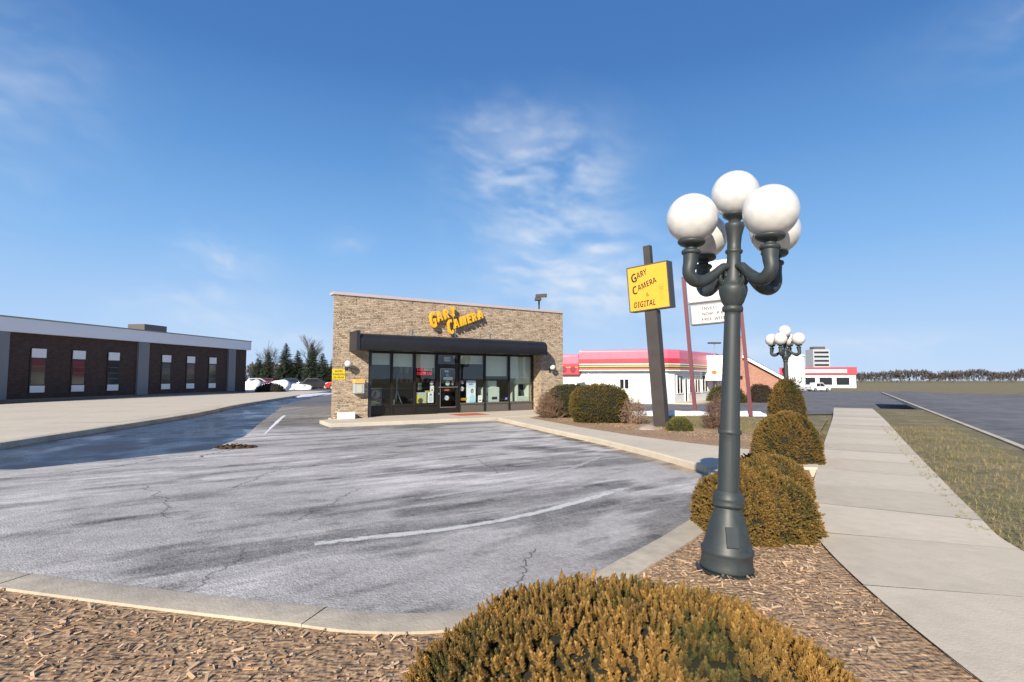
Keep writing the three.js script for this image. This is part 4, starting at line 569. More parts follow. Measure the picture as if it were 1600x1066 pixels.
function shrub(label, p, rx, ry, rz, n, len, o = {}) {
  const s = thing('clipped_shrub', label, 'shrub', p, o.turn ?? 0), r = rng(o.seed ?? 1), e = o.square ?? 2.4, eh = o.squareY ?? 2.2;
  const surf = (a, b) => { const ca = Math.cos(a), sa = Math.sin(a), q = Math.pow(Math.abs(ca) ** e + Math.abs(sa) ** e, -1 / e), cb = Math.cos(b), sb = Math.sin(b), k = Math.pow(Math.abs(cb) ** eh + Math.abs(sb) ** eh, -1 / eh); const x = ca * q * cb * k, z = sa * q * cb * k, y = sb * k; const bump = 1 + (o.bump ?? 0.07) * (fbm(x * 2.5 + (o.seed ?? 1) * 7, y * 2.5 + z * 2.5 + 9, 3) - 0.5) * 2; return new THREE.Vector3(x * rx * bump, (y * bump) * ry, z * rz * bump); };
  const g = new THREE.SphereGeometry(1, 40, 24), P = g.attributes.position;
  for (let i = 0; i < P.count; i++) { const x = P.getX(i), y = P.getY(i), z = P.getZ(i), v = surf(Math.atan2(z, x), Math.asin(clamp(y, -1, 1))).multiplyScalar(0.93); P.setXYZ(i, v.x, Math.max(-0.02, v.y + (o.lift ?? 0)), v.z); }
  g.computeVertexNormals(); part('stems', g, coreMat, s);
  const sg = sprigGeo(o.needles ?? 24, 1, 3, 0.1, o.reach ?? 0.36), im = new THREE.InstancedMesh(sg, leafMat, n), m = new THREE.Matrix4(), q = new THREE.Quaternion(), up = new THREE.Vector3(0, 1, 0), c = new THREE.Color(), pos = new THREE.Vector3(), sc = new THREE.Vector3();
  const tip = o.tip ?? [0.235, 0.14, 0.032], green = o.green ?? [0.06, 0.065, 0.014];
  for (let i = 0; i < n; i++) {
    const a = r() * 6.2832, y = lerp(o.lift ? -0.99 : -0.12, 1, r()), b = Math.asin(clamp(y, -1, 1)), v = surf(a, b), v1 = surf(a + 0.02, b), v2 = surf(a, b + 0.02), nn = v2.clone().sub(v).cross(v1.clone().sub(v)).normalize(); if (nn.dot(v) < 0) nn.negate();
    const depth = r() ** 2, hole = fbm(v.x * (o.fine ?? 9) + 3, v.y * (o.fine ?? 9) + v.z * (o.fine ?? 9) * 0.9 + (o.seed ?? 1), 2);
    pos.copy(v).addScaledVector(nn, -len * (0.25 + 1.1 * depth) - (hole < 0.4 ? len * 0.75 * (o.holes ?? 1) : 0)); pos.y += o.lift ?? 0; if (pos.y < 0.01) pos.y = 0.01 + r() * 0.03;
    nn.add(new THREE.Vector3(r() - 0.5, r() * 0.9 - 0.2, r() - 0.5).multiplyScalar(1.1)).normalize();
    q.setFromUnitVectors(up, nn); const k = len * (0.65 + 0.6 * r() + (r() > 0.95 ? 0.5 : 0)); m.compose(pos, q, sc.set(k, k * (0.85 + 0.35 * r()), k)); im.setMatrixAt(i, m);
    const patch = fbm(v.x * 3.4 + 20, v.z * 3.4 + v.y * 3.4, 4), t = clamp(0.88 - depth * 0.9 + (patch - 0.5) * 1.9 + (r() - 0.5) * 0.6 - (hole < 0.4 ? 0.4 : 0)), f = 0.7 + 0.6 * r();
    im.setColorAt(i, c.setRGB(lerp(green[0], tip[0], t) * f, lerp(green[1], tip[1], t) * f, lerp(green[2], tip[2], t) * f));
  }
  im.name = 'foliage'; im.userData.kind = 'stuff'; shade(im); s.add(im); return s;
}
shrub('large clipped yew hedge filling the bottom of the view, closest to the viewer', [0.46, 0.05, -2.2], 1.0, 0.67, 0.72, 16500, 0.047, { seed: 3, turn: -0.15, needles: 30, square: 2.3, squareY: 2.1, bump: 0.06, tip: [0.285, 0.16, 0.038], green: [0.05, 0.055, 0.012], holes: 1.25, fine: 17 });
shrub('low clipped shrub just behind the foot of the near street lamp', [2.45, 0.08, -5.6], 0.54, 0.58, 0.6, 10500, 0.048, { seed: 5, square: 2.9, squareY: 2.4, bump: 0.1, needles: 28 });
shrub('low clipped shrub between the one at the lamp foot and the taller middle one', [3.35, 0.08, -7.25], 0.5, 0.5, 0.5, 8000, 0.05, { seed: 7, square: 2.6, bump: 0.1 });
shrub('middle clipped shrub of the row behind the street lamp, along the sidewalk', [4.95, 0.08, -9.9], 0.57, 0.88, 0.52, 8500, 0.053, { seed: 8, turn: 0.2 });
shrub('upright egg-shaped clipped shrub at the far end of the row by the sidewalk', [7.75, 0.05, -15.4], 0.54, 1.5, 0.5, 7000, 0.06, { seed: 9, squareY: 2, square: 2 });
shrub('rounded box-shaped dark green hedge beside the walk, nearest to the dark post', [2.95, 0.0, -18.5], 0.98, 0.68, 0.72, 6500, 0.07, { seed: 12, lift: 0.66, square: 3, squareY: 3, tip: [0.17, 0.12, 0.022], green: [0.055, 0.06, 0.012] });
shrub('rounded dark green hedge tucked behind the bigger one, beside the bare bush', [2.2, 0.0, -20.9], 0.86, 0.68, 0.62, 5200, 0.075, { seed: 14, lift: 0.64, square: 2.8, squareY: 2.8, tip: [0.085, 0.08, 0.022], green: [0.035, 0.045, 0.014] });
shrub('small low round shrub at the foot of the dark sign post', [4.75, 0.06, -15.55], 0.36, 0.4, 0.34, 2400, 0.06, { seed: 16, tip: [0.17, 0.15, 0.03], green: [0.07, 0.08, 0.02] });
shrub('rounded green shrub by the brick house beyond the red-roofed store', [24.3, gy(24, -62), -62], 2.1, 1.9, 1.8, 2200, 0.22, { seed: 18, tip: [0.12, 0.1, 0.025] });
shrub('dark red-brown shrub at the right of the brick house, behind the maroon pole', [28.2, gy(28, -62), -62], 1.5, 2.0, 1.5, 1800, 0.22, { seed: 19, tip: [0.09, 0.05, 0.03], green: [0.04, 0.03, 0.02] });
// leafless bushes
function bareBush(label, p, R, H, n, seed, mat = M.twig) {
  const s = thing('bare_bush', label, 'bush', p), r = rng(seed), gs = [], fine = [];
  for (let i = 0; i < n; i++) {
    const a = r() * 6.283, e = Math.asin(0.02 + 0.98 * r()), rad = 0.8 + 0.22 * r(), tip = [Math.cos(a) * Math.cos(e) * R * rad, 0.04 + Math.sin(e) * H * rad, Math.sin(a) * Math.cos(e) * R * rad], b = a + (r() - 0.5) * 0.8, b0 = Math.sqrt(r()) * 0.5 * R * Math.cos(e) + 0.03, ba = [Math.cos(b) * b0, 0, Math.sin(b) * b0], mid = [lerp(ba[0], tip[0], 0.5) + (r() - 0.5) * 0.14, tip[1] * 0.55 + (r() - 0.3) * 0.1, lerp(ba[2], tip[2], 0.5) + (r() - 0.5) * 0.14];
    gs.push(sweep([ba, mid, tip], [0.008, 0.006, 0.003], 3, 4));
    for (let k = 0; k < 9; k++) { const t = 0.2 + r() * 0.8, c = [lerp(mid[0], tip[0], t), lerp(mid[1], tip[1], t), lerp(mid[2], tip[2], t)], L = 0.1 + r() * 0.13; fine.push(sweep([c, [c[0] + (r() - 0.5) * L, c[1] + L * 0.5 * r(), c[2] + (r() - 0.5) * L], [c[0] + (r() - 0.5) * L * 2, c[1] + L * (r() - 0.2), c[2] + (r() - 0.5) * L * 2]], [0.0045, 0.0035, 0.002], 3, 2)); }
  }
  part('stems', gs, mat, s); tag(part('twigs', fine, mat, s), null, null, null, 'stuff'); return s;
}
bareBush('leafless brown bush against the right brick pier of the shop', [1.48, 0.1, -20.55], 0.62, 1.12, 230, 21);
bareBush('leafless pale bush between the dark sign post and the box-shaped hedge', [3.95, 0.08, -17.9], 0.5, 0.9, 120, 22, std({ color: lin(0.33, 0.22, 0.15), roughness: 1 }));
bareBush('leafless reddish bush in the mulch in front of the maroon poles', [6.15, 0.08, -16.3], 0.52, 0.98, 170, 23, std({ color: lin(0.21, 0.12, 0.085), roughness: 1 }));
// boulders
[[[3.95, 0.06, -15.95], 0.26, 'flat pale boulder in the mulch left of the dark sign post foot'], [[5.35, 0.06, -13.75], 0.17, 'small upright pinkish stone in the mulch right of the low round shrub']].forEach(([p, s, l], i) => { const g = mergeVertices(new THREE.IcosahedronGeometry(1, 3)); const P = g.attributes.position; for (let k = 0; k < P.count; k++) { const n = 0.7 + 0.6 * fbm(P.getX(k) * 1.6 + i * 9, P.getY(k) * 1.6 + P.getZ(k) * 1.9, 3); P.setXYZ(k, P.getX(k) * s * (i ? 0.9 : 1.4) * n, P.getY(k) * s * (i ? 1.25 : 0.62) * n, P.getZ(k) * s * n); } g.computeVertexNormals(); g.translate(...p); solo('boulder', g, M.stone, l, 'boulder'); });

// ------------------------------------------------------------------ the red-roofed store on the next lot
{
  const base = -1.2, C = [16.6, -57.5], wl = [-0.965, -0.262], wr = [0.62, -0.785];
  const s = thing('corner_store', 'low white store with a bulging red roof edge and striped fascia', 'store', [0, 0, 0]);
  const pt = (a, b) => [C[0] + wl[0] * a + wr[0] * b, C[1] + wl[1] * a + wr[1] * b];
  const shape = (o, a0, a1, b1, cut = 1.4) => [pt(a1, -o), pt(cut, -o), pt(cut * 0.3 - o * 0.5, cut * 0.3 - o * 0.5), pt(-o, cut), pt(-o, b1), pt(a1, b1)];
  const cr = std({ map: rep(texture(256, 256, (u, v) => { const k = 0.93 + 0.14 * (tile(u, v, 5, 4) - 0.5); return [0.78 * k, 0.77 * k, 0.74 * k]; }), 5), roughness: 0.7 });
  part('wall', slab(shape(0, 0, 14.5, 17), base - 0.2, 2.35), cr, s);
  const band = (name, o, y0, y1, m, a1 = 14.5, bev = 0) => part(name, slab(shape(o, 0, a1, 17), y0, y1, bev), m, s);
  band('fascia_underside', 0.62, 2.3, 2.42, M.white, 9.2);
  band('black_stripe', 0.58, 2.42, 2.98, std({ color: lin(0.06, 0.065, 0.075), roughness: 0.4 }), 9.2);
  band('orange_stripe', 0.605, 2.5, 2.58, std({ color: lin(0.7, 0.12, 0.04), roughness: 0.4 }), 9.2);
  band('yellow_stripe', 0.605, 2.76, 2.86, std({ color: lin(0.8, 0.55, 0.03), roughness: 0.4 }), 9.2);
  band('white_stripe', 0.61, 2.98, 3.08, M.white, 9.2);
  const rf = band('roof', 0.585, 3.08, 3.66, M.redRoof, 9.3, 0.05);
  band('roof_top', 0.56, 3.64, 4.6, M.pinkRoof, 9.25, 0.25); part('rear_roof_top', slab([pt(9.35, -0.5), pt(14.1, -0.5), pt(14.1, 12), pt(9.35, 12)], 3.1, 4.15, 0.25), M.pinkRoof, s);
  part('rear_roof', slab([pt(9.3, -0.55), pt(14.2, -0.55), pt(14.2, 12), pt(9.3, 12)], 1.95, 3.14, 0.05), M.redRoof, s);
  const yl = slab([pt(9.35, -0.6), pt(14.15, -0.6), pt(14.15, -0.54), pt(9.35, -0.54)], 2.68, 2.76); part('yellow_stripe', yl, std({ color: lin(0.75, 0.4, 0.08), roughness: 0.4 }), s);
  // small window in the long white side, two vents on the red edge
  const quadOn = (u0, u1, dir, o, y0, y1, dep) => { const f = (a, k) => dir === 'l' ? pt(a, -o - k) : pt(-o - k, a); return slab([f(u0, 0), f(u1, 0), f(u1, dep), f(u0, dep)], y0, y1); };
  const win = (u0, u1, dir, y0, y1) => { const fr = part('window', [quadOn(u0, u1, dir, 0.004, y0, y0 + 0.1, 0.07), quadOn(u0, u1, dir, 0.004, y1 - 0.1, y1, 0.07), quadOn(u0, u0 + 0.1, dir, 0.004, y0 + 0.1, y1 - 0.1, 0.07), quadOn(u1 - 0.1, u1, dir, 0.004, y0 + 0.1, y1 - 0.1, 0.07), quadOn((u0 + u1) / 2 - 0.05, (u0 + u1) / 2 + 0.05, dir, 0.004, y0 + 0.1, y1 - 0.1, 0.07)], M.white, s); part('pane', quadOn(u0 + 0.1, u1 - 0.1, dir, 0.006, y0 + 0.1, y1 - 0.1, 0.02), M.carGlass, fr); return fr; };
  win(4.1, 5.2, 'l', 0.3, 1.5);
  for (const [a, b] of [[1.9, 3.7], [5.6, 7.2], [7.4, 9.2], [9.8, 11.8], [13.4, 15.6]]) win(a, b, 'r', -0.2, 1.9);
  const dr = part('door', [quadOn(4.15, 4.3, 'r', 0.004, -1.2, 1.6, 0.09), quadOn(5.0, 5.15, 'r', 0.004, -1.2, 1.6, 0.09), quadOn(4.3, 5.0, 'r', 0.004, 1.45, 1.6, 0.09)], M.white, s); part('pane', quadOn(4.3, 5.0, 'r', 0.006, -1.15, 1.45, 0.02), M.carGlass, dr);
  for (const a of [9.9, 10.9]) { const [x, z] = pt(a, -0.6), g = new THREE.CylinderGeometry(0.32, 0.32, 0.12, 20); g.rotateX(Math.PI / 2); g.translate(x, 2.5, z); part('vent', g, std({ color: lin(0.25, 0.03, 0.05), roughness: 0.5 }), s); }
  for (const a of [1.9, 8.4]) part('downpipe', quadOn(a, a + 0.1, 'l', 0.004, -1.2, 2.3, 0.1), M.white, s);
  for (const b of [12.6]) { const [x, z] = pt(-1.2, b); part('canopy_post', cyl(0.32, 0.32, 3.5, x, base, z, 16), M.white, s); }
  const [vx, vz] = pt(-1.3, 10.2); 
  const bl = sign('blade_sign', 'white hanging sign with orange emblem on the front of the red-roofed store', 'sign', 2.0, 3.0, 0.2, [vx, 2.75, vz], -0.35, (c, w, h) => { c.fillStyle = '#f3efee'; c.fillRect(0, 0, w, h); c.fillStyle = '#c23a48'; c.font = 'bold 40px sans-serif'; c.textAlign = 'center'; c.fillText('~', w / 2, h * 0.15); for (let i = 0; i < 4; i++) { c.fillStyle = '#b9adb4'; c.fillRect(w * 0.2, h * (0.24 + i * 0.09), w * 0.6, h * 0.03); } c.fillStyle = '#e0642a'; c.beginPath(); c.ellipse(w / 2, h * 0.68, w * 0.16, h * 0.08, 0, 0, 7); c.fill(); });
  struct('store_walk', slab([pt(-0.0, 0.5), pt(-2.6, -0.4), pt(-3.2, 17.5), pt(0, 17.5)], base - 0.03, base + 0.13), M.concrete);
}
// brick house with chimney beyond
{
  const h = thing('brick_house', 'small red brick house with white eaves and a square chimney', 'house', [29.5, -1.2, -72], -0.25);
  const s = new THREE.Shape(); s.moveTo(-5.2, 0); s.lineTo(5.2, 0); s.lineTo(5.2, 2.9); s.lineTo(0, 6.0); s.lineTo(-5.2, 2.9);
  const g = new THREE.ExtrudeGeometry(s, { depth: 12, bevelEnabled: false }); g.translate(0, 0, -12); part('wall', mUV(g), M.redBrick, h);
  const slope = (a) => { const L = Math.hypot(5.9, 3.5), q = new THREE.BoxGeometry(L, 0.22, 12.8); q.translate(-L / 2, 0, 0); q.rotateZ(0.536); if (a > 0) q.scale(-1, 1, 1); q.translate(0, 6.25, -6); return q; };
  const rf = part('roof', [slope(-1), slope(1)], std({ color: lin(0.12, 0.11, 0.11), roughness: 0.9 }), h); rf.material.side = THREE.DoubleSide;
  const bgd = (a) => { const q = new THREE.BoxGeometry(6.85, 0.34, 0.12); q.translate(-3.42, 0, 0); q.rotateZ(0.536 * 1); if (a > 0) q.rotateY(Math.PI); q.translate(0, 6.1, 0.45); return q; };
  part('bargeboard', [bgd(-1), bgd(1)], M.white, rf); part('chimney', [box(-0.8, 0.8, 3, 8.0, 0.02, 0.9), box(-0.9, 0.9, 8.0, 8.25, -0.08, 1.0)], M.redBrick, h);
  const b = thing('low_building', 'long flat-roofed grey building behind the red-roofed store', 'building', [24, -1.2, -88], -0.1);
  part('wall', box(-9, 7, 0, 3.6, -6, 0), std({ color: lin(0.42, 0.42, 0.42), roughness: 0.8 }), b); part('roof', box(-9.6, 7.6, 3.6, 4.0, -6.5, 0.7), M.white, b);
  for (const x of [-6, -3, 0, 3]) { const w = part('window', box(x, x + 2, 1.2, 2.8, 0.002, 0.06), M.bronze, b); part('pane', box(x + 0.1, x + 1.9, 1.3, 2.7, 0.062, 0.07), M.carGlass, w); }
  const p = thing('orange_barrel', 'small orange barrel standing before the rounded shrub by the brick house', 'barrel', [23.9, -1.2, -59.2]); part('body', [lathe([[0, 0], [0.4, 0], [0.42, 0.1], [0.36, 0.9], [0, 0.92]], 18)], std({ color: lin(0.65, 0.12, 0.04), roughness: 0.6 }), p); part('band', [lathe([[0.405, 0.45], [0.4, 0.6], [0.38, 0.6]], 18)], M.white, p);
}
// far right: red and white shop, tower, pylon
{
  const f = thing('far_shop', 'distant white shop with a red band under its flat roof', 'shop', [84, -1.2, -150], -0.5);
  part('wall', box(-9, 9, 0, 3.6, -10, 0), M.white, f); part('roof_band', box(-9.3, 9.3, 3.6, 5.6, -10.3, 0.4), M.redRoof, f); part('band_stripe', box(-7, 7, 4.1, 5.0, 0.402, 0.45), M.white, f);
  for (const x of [-7.5, -3.5, 0.5, 4.5]) part('window', box(x, x + 3, 0.8, 2.8, 0.002, 0.05), M.carGlass, f);
  const t = thing('round_tower', 'plain white round tower behind the far street lamp', 'tower', [76, -1.2, -146]); part('shaft', cyl(2.3, 2.3, 8.4, 0, 0, 0, 28), M.white, t); part('cap', cyl(2.5, 2.5, 0.4, 0, 8.4, 0, 28), M.white, t);
  const o = thing('grey_tower', 'hazy grey tower block far off above the red and white shop', 'tower', [222, -1.2, -395]); part('wall', [box(-6, 6, 0, 23, -5, 5)], std({ color: lin(0.4, 0.42, 0.44), roughness: 0.9 }), o); part('roof', box(-4, 4, 23, 25, -3, 3), M.kick, o); for (let i = 0; i < 7; i++) part('window_band', box(-5.2, 5.2, 2 + i * 3, 3.4 + i * 3, 5.004, 5.06), M.carGlass, o);
}
// ------------------------------------------------------------------ office building, left
{
  const b = thing('office_building', 'long dark brick office building with a pale fascia along its roof', 'building', [-26.75, 0, -54.75], Math.atan2(0.987, -0.16) * 0 + Math.PI / 2 - Math.atan2(0.16, 0.987));
  // local: x runs from the far corner (0) back, towards -x = nearer; z out of the wall (towards the drive)
  const L = 52, m = (x) => -x;
  part('wall', box(-L, 0, -0.1, 4.35, -14, 0), M.darkBrick, b);
  part('fascia', [box(-L - 0.3, 0.3, 4.35, 5.2, -14.3, 0.3)], std({ color: lin(0.78, 0.78, 0.8), roughness: 0.6 }), b);
  part('roof_edge', box(-L - 0.34, 0.34, 5.2, 5.28, -14.34, 0.34), std({ color: lin(0.25, 0.24, 0.23), roughness: 0.6 }), b);
  part('plinth', box(-L, 0.02, -0.1, 0.28, 0.002, 0.04), M.kick, b);
  for (let i = 0; i < 5; i++) part('pilaster', box(-2.8 - i * 10.3, -1.8 - i * 10.3, 0.28, 4.35, 0.002, 0.16), std({ color: lin(0.2, 0.21, 0.22), roughness: 0.8 }), b);
  for (let i = 0; i < 14; i++) {
    const x = -4.35 - (i % 3) * 2.7 - Math.floor(i / 3) * 10.3; if (x < -L + 2) break;
    const w = part('window', [box(x - 1.0, x, 0.6, 3.45, 0.002, 0.05)], M.bronze, b);
    part('pane', box(x - 0.92, x - 0.08, 1.15, 2.75, 0.052, 0.06), M.carGlass, w);
    part('upper_panel', box(x - 0.95, x - 0.05, 2.85, 3.42, 0.052, 0.09), M.white, w); part('lower_panel', box(x - 0.95, x - 0.05, 0.65, 1.08, 0.052, 0.09), M.white, w);
    for (let k = 0; k < 3; k++) part('glazing_bar', box(x - 0.92, x - 0.08, 1.5 + k * 0.4, 1.53 + k * 0.4, 0.062, 0.075), M.kick, w);
  }
  part('roof_unit', rbox(2.4, 0.9, 1.6, -9, 5.6, -3, 0.05), M.kick, b); 
}
// ------------------------------------------------------------------ trees
function spruce(label, p, h, w, seed) {
  const t = thing('spruce_tree', label, 'tree', p), r = rng(seed);
  part('trunk', cyl(0.16, 0.03, h * 0.96, 0, 0, 0, 8), M.bark, t);
  const tiers = Math.round(h * 4.2), n = tiers * 26, g = new THREE.BufferGeometry(), P = [];
  for (let i = 0; i < 14; i++) { const u = i / 14, s = i % 2 ? 1 : -1, L = 0.2 * (1 - u * 0.7), w0 = 0.05; P.push(u, 0, 0, u + 0.08, 0.01, s * w0, u + 0.12 + L * 0.4, -0.05 - 0.1 * r(), s * (L + 0.06)); }
  for (let i = 0; i < 5; i++) { const u = i / 5; P.push(u, 0.02, -0.03, u, 0.02, 0.03, u + 0.1, -0.14 - 0.08 * r(), 0); P.push(u, 0.0, 0.03, u + 0.3, 0.05, 0, u + 0.1, 0.0, -0.04); }
  g.setAttribute('position', new THREE.Float32BufferAttribute(P, 3)); g.computeVertexNormals();
  const im = new THREE.InstancedMesh(g, leafMat, n), m = new THREE.Matrix4(), q = new THREE.Quaternion(), c = new THREE.Color(); let k = 0;
  for (let i = 0; i < tiers; i++) for (let j = 0; j < 26; j++) {
    const f = i / tiers, y = h * (0.06 + 0.93 * f) + (r() - 0.5) * 0.25, R = (w * (1 - f) ** 0.85 + 0.12) * (0.7 + 0.45 * vn(i * 0.9 + seed, j * 0.7)) * (j % 2 ? 1 : 0.75), a = r() * 6.283;
    q.setFromEuler(new THREE.Euler(0, a, -0.28 + 0.35 * f + (r() - 0.5) * 0.4, 'YXZ')); m.compose(new THREE.Vector3(0, y, 0), q, new THREE.Vector3(R, R * 0.7 + 0.1, R * 1.05 + 0.1)); im.setMatrixAt(k, m);
    const s = 0.6 + 0.8 * r(); im.setColorAt(k++, c.setRGB(0.03 * s, 0.047 * s, 0.022 * s));
  }
  im.name = 'branches'; im.userData.kind = 'stuff'; shade(im); t.add(im); return t;
}
function bareTree(label, p, h, seed, spread = 0.5, k0 = 5, fork = 3) {
  const t = thing('bare_tree', label, 'tree', p), r = rng(seed), big = [], fine = [];
  const go = (a, d, L, R, k) => {
    const e = a.clone().addScaledVector(d, L), side = new THREE.Vector3(r() - 0.5, r() - 0.5, r() - 0.5).multiplyScalar(L * 0.18), mid = a.clone().lerp(e, 0.5).add(side);
    (k >= k0 - 1 ? big : fine).push(sweep([a.toArray(), mid.toArray(), e.toArray()], [R, R * 0.8, R * 0.6], k > 2 ? 6 : 3, 3));
    if (k === 0) return; const n = fork + (r() > 0.55 ? 1 : 0);
    for (let i = 0; i < n; i++) { const q = i === 0 ? e : a.clone().lerp(e, 0.45 + 0.55 * r()); const nd = d.clone().add(new THREE.Vector3((r() - 0.5) * 2, (r() - 0.25) * 0.9, (r() - 0.5) * 2).multiplyScalar(spread * (i ? 1.25 : 0.5))).normalize(); go(q, nd, L * (0.62 + 0.2 * r()), R * 0.58, k - 1); }
  };
  go(new THREE.Vector3(), new THREE.Vector3(0.03, 1, 0.02).normalize(), h * 0.34, h * 0.022, k0);
  part('trunk', big, M.bark, t); tag(part('crown', fine, M.bark, t), null, null, null, 'stuff'); return t;
}
[[-39.2, -84, 4.3, 1.7, 'small spruce, leftmost of the evergreens behind the back lot'], [-37.2, -83, 5.0, 1.9, 'dark spruce second from the left of the evergreens behind the back lot'], [-34.1, -82, 6.2, 2.3, 'tallest left-hand spruce with a pointed top behind the back lot'], [-32.7, -83, 5.3, 2.0, 'shorter spruce leaning on the tall pointed one behind the back lot'], [-29.8, -81, 6.1, 1.9, 'tall narrow spruce in front of the big bare tree'], [-28.2, -81, 4.8, 1.9, 'spruce close to the left corner of the brick shop'], [-27.0, -82, 4.1, 1.8, 'low spruce half hidden by the left corner of the brick shop'], [-42.5, -92, 4.2, 1.9, 'low spruce beside the end of the dark office building']].forEach((a, i) => spruce(a[4], [a[0], 0, a[1]], a[2] * 1.12, a[3], 60 + i));
bareTree('tall bare tree rising behind the narrow spruce', [-35.8, 0, -97], 9.6, 5, 0.55);
bareTree('bare tree rising behind the left-hand spruces', [-46.5, 0, -103], 8.2, 8, 0.6);
bareTree('thin bare tree near the corner of the brick shop', [-32.5, 0, -104], 6.8, 9, 0.6);
bareTree('bare tree between the brick shop and the red-roofed store', [6.6, -1.2, -84], 6.4, 10, 0.6);
bareTree('bare tree far off beyond the parked cars on the right', [92, -1.2, -215], 12.5, 12, 0.6, 4);
// trees across the street, behind the viewer: the shop windows mirror them
bareTree('broad bare tree across the street, mirrored in the shop windows', [14, 0, 34], 11, 14, 0.6); bareTree('second bare tree across the street, mirrored in the shop windows', [26, 0, 40], 12, 15, 0.6);
{ // far belts of wood
  const belt = (name, x0, x1, z, y, h, seed, label, n = 2600) => { const r = rng(seed), g = sprigGeo(12, 1, 5), im = new THREE.InstancedMesh(g, std({ roughness: 1, side: THREE.DoubleSide }), n), m = new THREE.Matrix4(), q = new THREE.Quaternion(), c = new THREE.Color(); for (let i = 0; i < n; i++) { const x = lerp(x0, x1, r()), top = h * (0.45 + 0.9 * fbm(x * 0.09 + seed, 4, 3)), yy = top * Math.sqrt(r()), k = h * (0.16 + 0.2 * r()); q.setFromEuler(new THREE.Euler((r() - 0.5) * 1.4, r() * 6, (r() - 0.5) * 1.4)); m.compose(new THREE.Vector3(x, y + yy, z + (r() - 0.5) * 8), q, new THREE.Vector3(k, k * 1.4, k)); im.setMatrixAt(i, m); const f = 0.6 + 0.7 * r(); im.setColorAt(i, c.setRGB(0.12 * f, 0.095 * f, 0.085 * f)); } im.name = numbered(name); shade(im); scene.add(im); tag(im, label, 'woods', null, 'stuff'); };
  belt('distant_woods', -75, -14, -112, 0, 3.2, 3, 'grey-brown leafless wood behind the back lot');
  belt('distant_woods', 60, 320, -300, -1.2, 5.5, 4, 'low grey line of distant leafless wood on the right', 6000);
  belt('distant_woods', 8, 70, -135, -1.2, 2.6, 6, 'low leafless wood behind the store and the brick house');
}
// ------------------------------------------------------------------ lot lights
{
  const l = thing('lot_light', 'tall parking lot light with two box heads behind the brick shop', 'lot light', [2.3, -0.3, -46]);
  part('pole', cyl(0.09, 0.07, 8.75, 0, 0, 0, 12), M.post, l); const hd = rbox(0.95, 0.28, 0.42, 0.72, 8.82, 0, 0.04); hd.rotateZ(0.06); part('lamp_head', [hd], M.post, l); part('lamp_head', rbox(0.55, 0.26, 0.42, -0.1, 8.5, 0.42, 0.04), M.post, l);
  const lens = rbox(0.6, 0.03, 0.32, 0.75, 8.67, 0, 0.01); lens.rotateZ(0.06); part('lens', lens, M.white, l); part('arm', bar([0, 8.72, 0], [0.35, 8.8, 0], 0.04, 8), M.post, l);
  const s = thing('lot_light', 'thin flat-headed lot light rising above the red roof of the store', 'lot light', [24.6, -1.2, -66]); part('pole', cyl(0.07, 0.06, 6.9, 0, 0, 0, 10), M.alu, s); part('lamp_head', rbox(1.5, 0.18, 0.5, 0, 6.98, 0, 0.04), M.post, s);
}
// ------------------------------------------------------------------ cars
function makeCar(name, label, color, p, turn, h = 1.45) {
  const c = thing(name, label, 'car', p, turn), pr = [[-2.2, 0.45], [-2.2, 0.82], [-1.95, 0.93], [-1.45, 0.96], [-1.05, h - 0.03], [-0.3, h], [0.45, h - 0.02], [1.15, 0.98], [2.0, 0.86], [2.22, 0.7], [2.22, 0.4], [1.9, 0.28], [-1.9, 0.28]];
  const s = new THREE.Shape(pr.map((q) => new THREE.Vector2(...q))), g = new THREE.ExtrudeGeometry(s, { depth: 1.6, bevelEnabled: true, bevelSize: 0.07, bevelThickness: 0.08, bevelSegments: 3 }); g.translate(0, 0, -0.8);
  part('body', g, phy({ color, roughness: 0.35, clearcoat: 1, clearcoatRoughness: 0.1, metalness: 0.2 }), c);
  for (const z of [-0.885, 0.885]) { const w = new THREE.Shape([[-1.2, 1.0], [-0.95, h - 0.12], [-0.28, h - 0.08], [-0.28, 1.0]].map((q) => new THREE.Vector2(...q))), v = new THREE.Shape([[-0.2, 1.0], [-0.2, h - 0.08], [0.4, h - 0.1], [0.95, 1.0]].map((q) => new THREE.Vector2(...q))); for (const k of [w, v]) { const q = new THREE.ExtrudeGeometry(k, { depth: 0.02, bevelEnabled: false }); q.translate(0, 0, z - 0.01); part('side_window', q, M.carGlass, c); } }
  const ws = new THREE.BoxGeometry(0.02, 0.62, 1.4); ws.rotateZ(1.0); ws.translate(0.86, 1.22, 0); part('windscreen', ws, M.carGlass, c); const rw = new THREE.BoxGeometry(0.02, 0.5, 1.4); rw.rotateZ(-0.68); rw.translate(-1.31, 1.22, 0); part('rear_window', rw, M.carGlass, c);
  for (const x of [-1.38, 1.4]) for (const z of [-0.8, 0.8]) { const t = new THREE.CylinderGeometry(0.33, 0.33, 0.22, 20); t.rotateX(Math.PI / 2); t.translate(x, 0.33, z); const q = part('wheel', t, M.tyre, c); const rm = new THREE.CylinderGeometry(0.2, 0.2, 0.23, 14); rm.rotateX(Math.PI / 2); rm.translate(x, 0.33, z * 1.01); part('rim', rm, M.alu, q); }
  for (const z of [-0.62, 0.62]) { part('tail_light', rbox(0.06, 0.14, 0.3, -2.26, 0.75, z, 0.02), std({ color: lin(0.5, 0.02, 0.02), roughness: 0.3 }), c); part('headlight', rbox(0.06, 0.14, 0.34, 2.27, 0.68, z, 0.02), M.alu, c); }
  return c;
}
const car = makeCar('parked_car', 'black parked car by the left corner of the brick shop', lin(0.015, 0.016, 0.02), [-26.6, 0, -74], 0.15);
makeCar('parked_car', 'red parked car half hidden by the left corner of the brick shop', lin(0.4, 0.03, 0.025), [-21.8, 0, -71], 0.1);
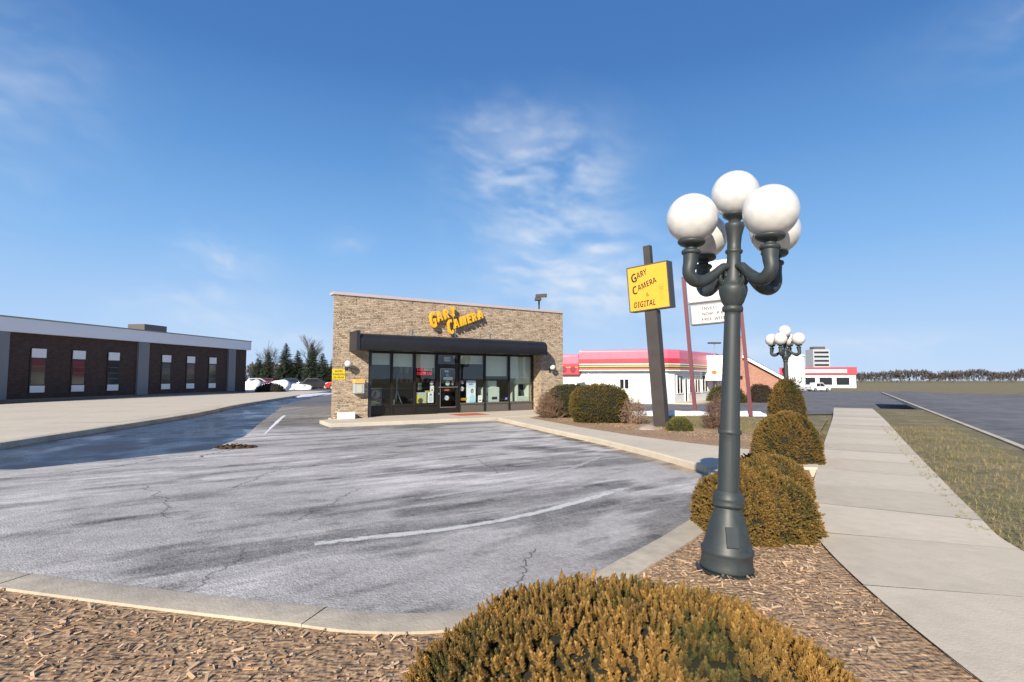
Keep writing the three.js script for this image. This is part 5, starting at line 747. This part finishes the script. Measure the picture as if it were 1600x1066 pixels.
makeCar('parked_car', 'dark blue parked car between the white snow heaps', lin(0.04, 0.06, 0.12), [-31.0, 0, -77], 0.4);
makeCar('parked_car', 'silver parked car behind the leftmost snow heap', lin(0.5, 0.52, 0.55), [-37.0, 0, -79.5], 0.3);
makeCar('parked_car', 'maroon parked car under the spruces, between silver and blue cars', lin(0.2, 0.03, 0.04), [-35.2, 0, -80.5], 1.3);
const wc = makeCar('parked_car', 'white parked van-like car, leftmost on the far right lot', lin(0.75, 0.75, 0.75), [51, -1.2, -112], 0.5, 1.6);
makeCar('parked_car', 'white parked car in front of the white round tower', lin(0.72, 0.73, 0.75), [62.5, -1.2, -122], 0.4, 1.7);
makeCar('parked_car', 'white parked car at the right end, below the red-banded shop', lin(0.8, 0.8, 0.8), [62.8, -1.2, -112], 0.2, 1.7);
makeCar('parked_car', 'silver parked car beside the far street lamp', lin(0.45, 0.47, 0.5), [53.6, -1.2, -104], 0.3, 1.5);
// ploughed snow
{
  const heap = (label, p, w, h, d, seed) => { const g = mergeVertices(new THREE.IcosahedronGeometry(1, 8)), P = g.attributes.position; for (let k = 0; k < P.count; k++) { const n = 0.7 + 0.6 * fbm(P.getX(k) * 2 + seed, P.getY(k) * 2 + P.getZ(k) * 2, 4); P.setXYZ(k, P.getX(k) * w * n, Math.max(-0.1, P.getY(k) * h * n), P.getZ(k) * d * n); } g.computeVertexNormals(); g.translate(...p); return solo('snow_pile', g, M.snow, label, 'snow pile'); };
  heap('pointed heap of ploughed snow by the end of the office building', [-34.6, 0, -73], 1.5, 1.2, 1.4, 1); heap('broad heap of ploughed snow in the middle of the back lot', [-31.0, 0, -72], 2.2, 1.25, 1.3, 4); heap('low heap of ploughed snow left of the black car', [-28.4, 0, -73], 1.7, 0.8, 1.2, 7);
  heap('thin ridge of frozen snow along the far kerb of the wet drive', [-17.6, 0.0, -49], 0.8, 0.16, 5.5, 9);
  heap('ridge of frozen slush along the edge of the wet drive', [0, -0.02, 0], 0.09, 0.03, 5.6, 12).userData.turn = 0; { const o = scene.children.at(-1); delete o.userData.turn; o.position.set(-8.4, 0, -19.6); o.rotation.y = 0.33; }
  const lf = thing('leaf_heap', 'dark brown clump of wet leaves at the edge of the wet drive', 'leaves', [-6.35, 0.0, -12.6]); const r = rng(71), gs = []; for (let i = 0; i < 260; i++) { const g = new THREE.CircleGeometry(0.035, 5); g.rotateX(-Math.PI / 2 + (r() - 0.5) * 1.6); g.rotateY(r() * 6); const a = r() * 6.28, q = Math.sqrt(r()); g.translate(Math.cos(a) * q * 0.5, 0.01 + r() * 0.09 * (1 - q), Math.sin(a) * q * 0.3); gs.push(g); } tag(part('leaf_litter', gs, std({ color: lin(0.09, 0.05, 0.025), roughness: 0.9, side: THREE.DoubleSide }), lf), null, null, null, 'stuff');
  const bd = shrub('low dark shrub at the foot of the far corner of the office building', [-24.9, 0, -56.2], 1.5, 1.0, 1.0, 1200, 0.16, { seed: 31, tip: [0.05, 0.045, 0.02], green: [0.025, 0.025, 0.01] });
}
renderer.render(scene, camera);
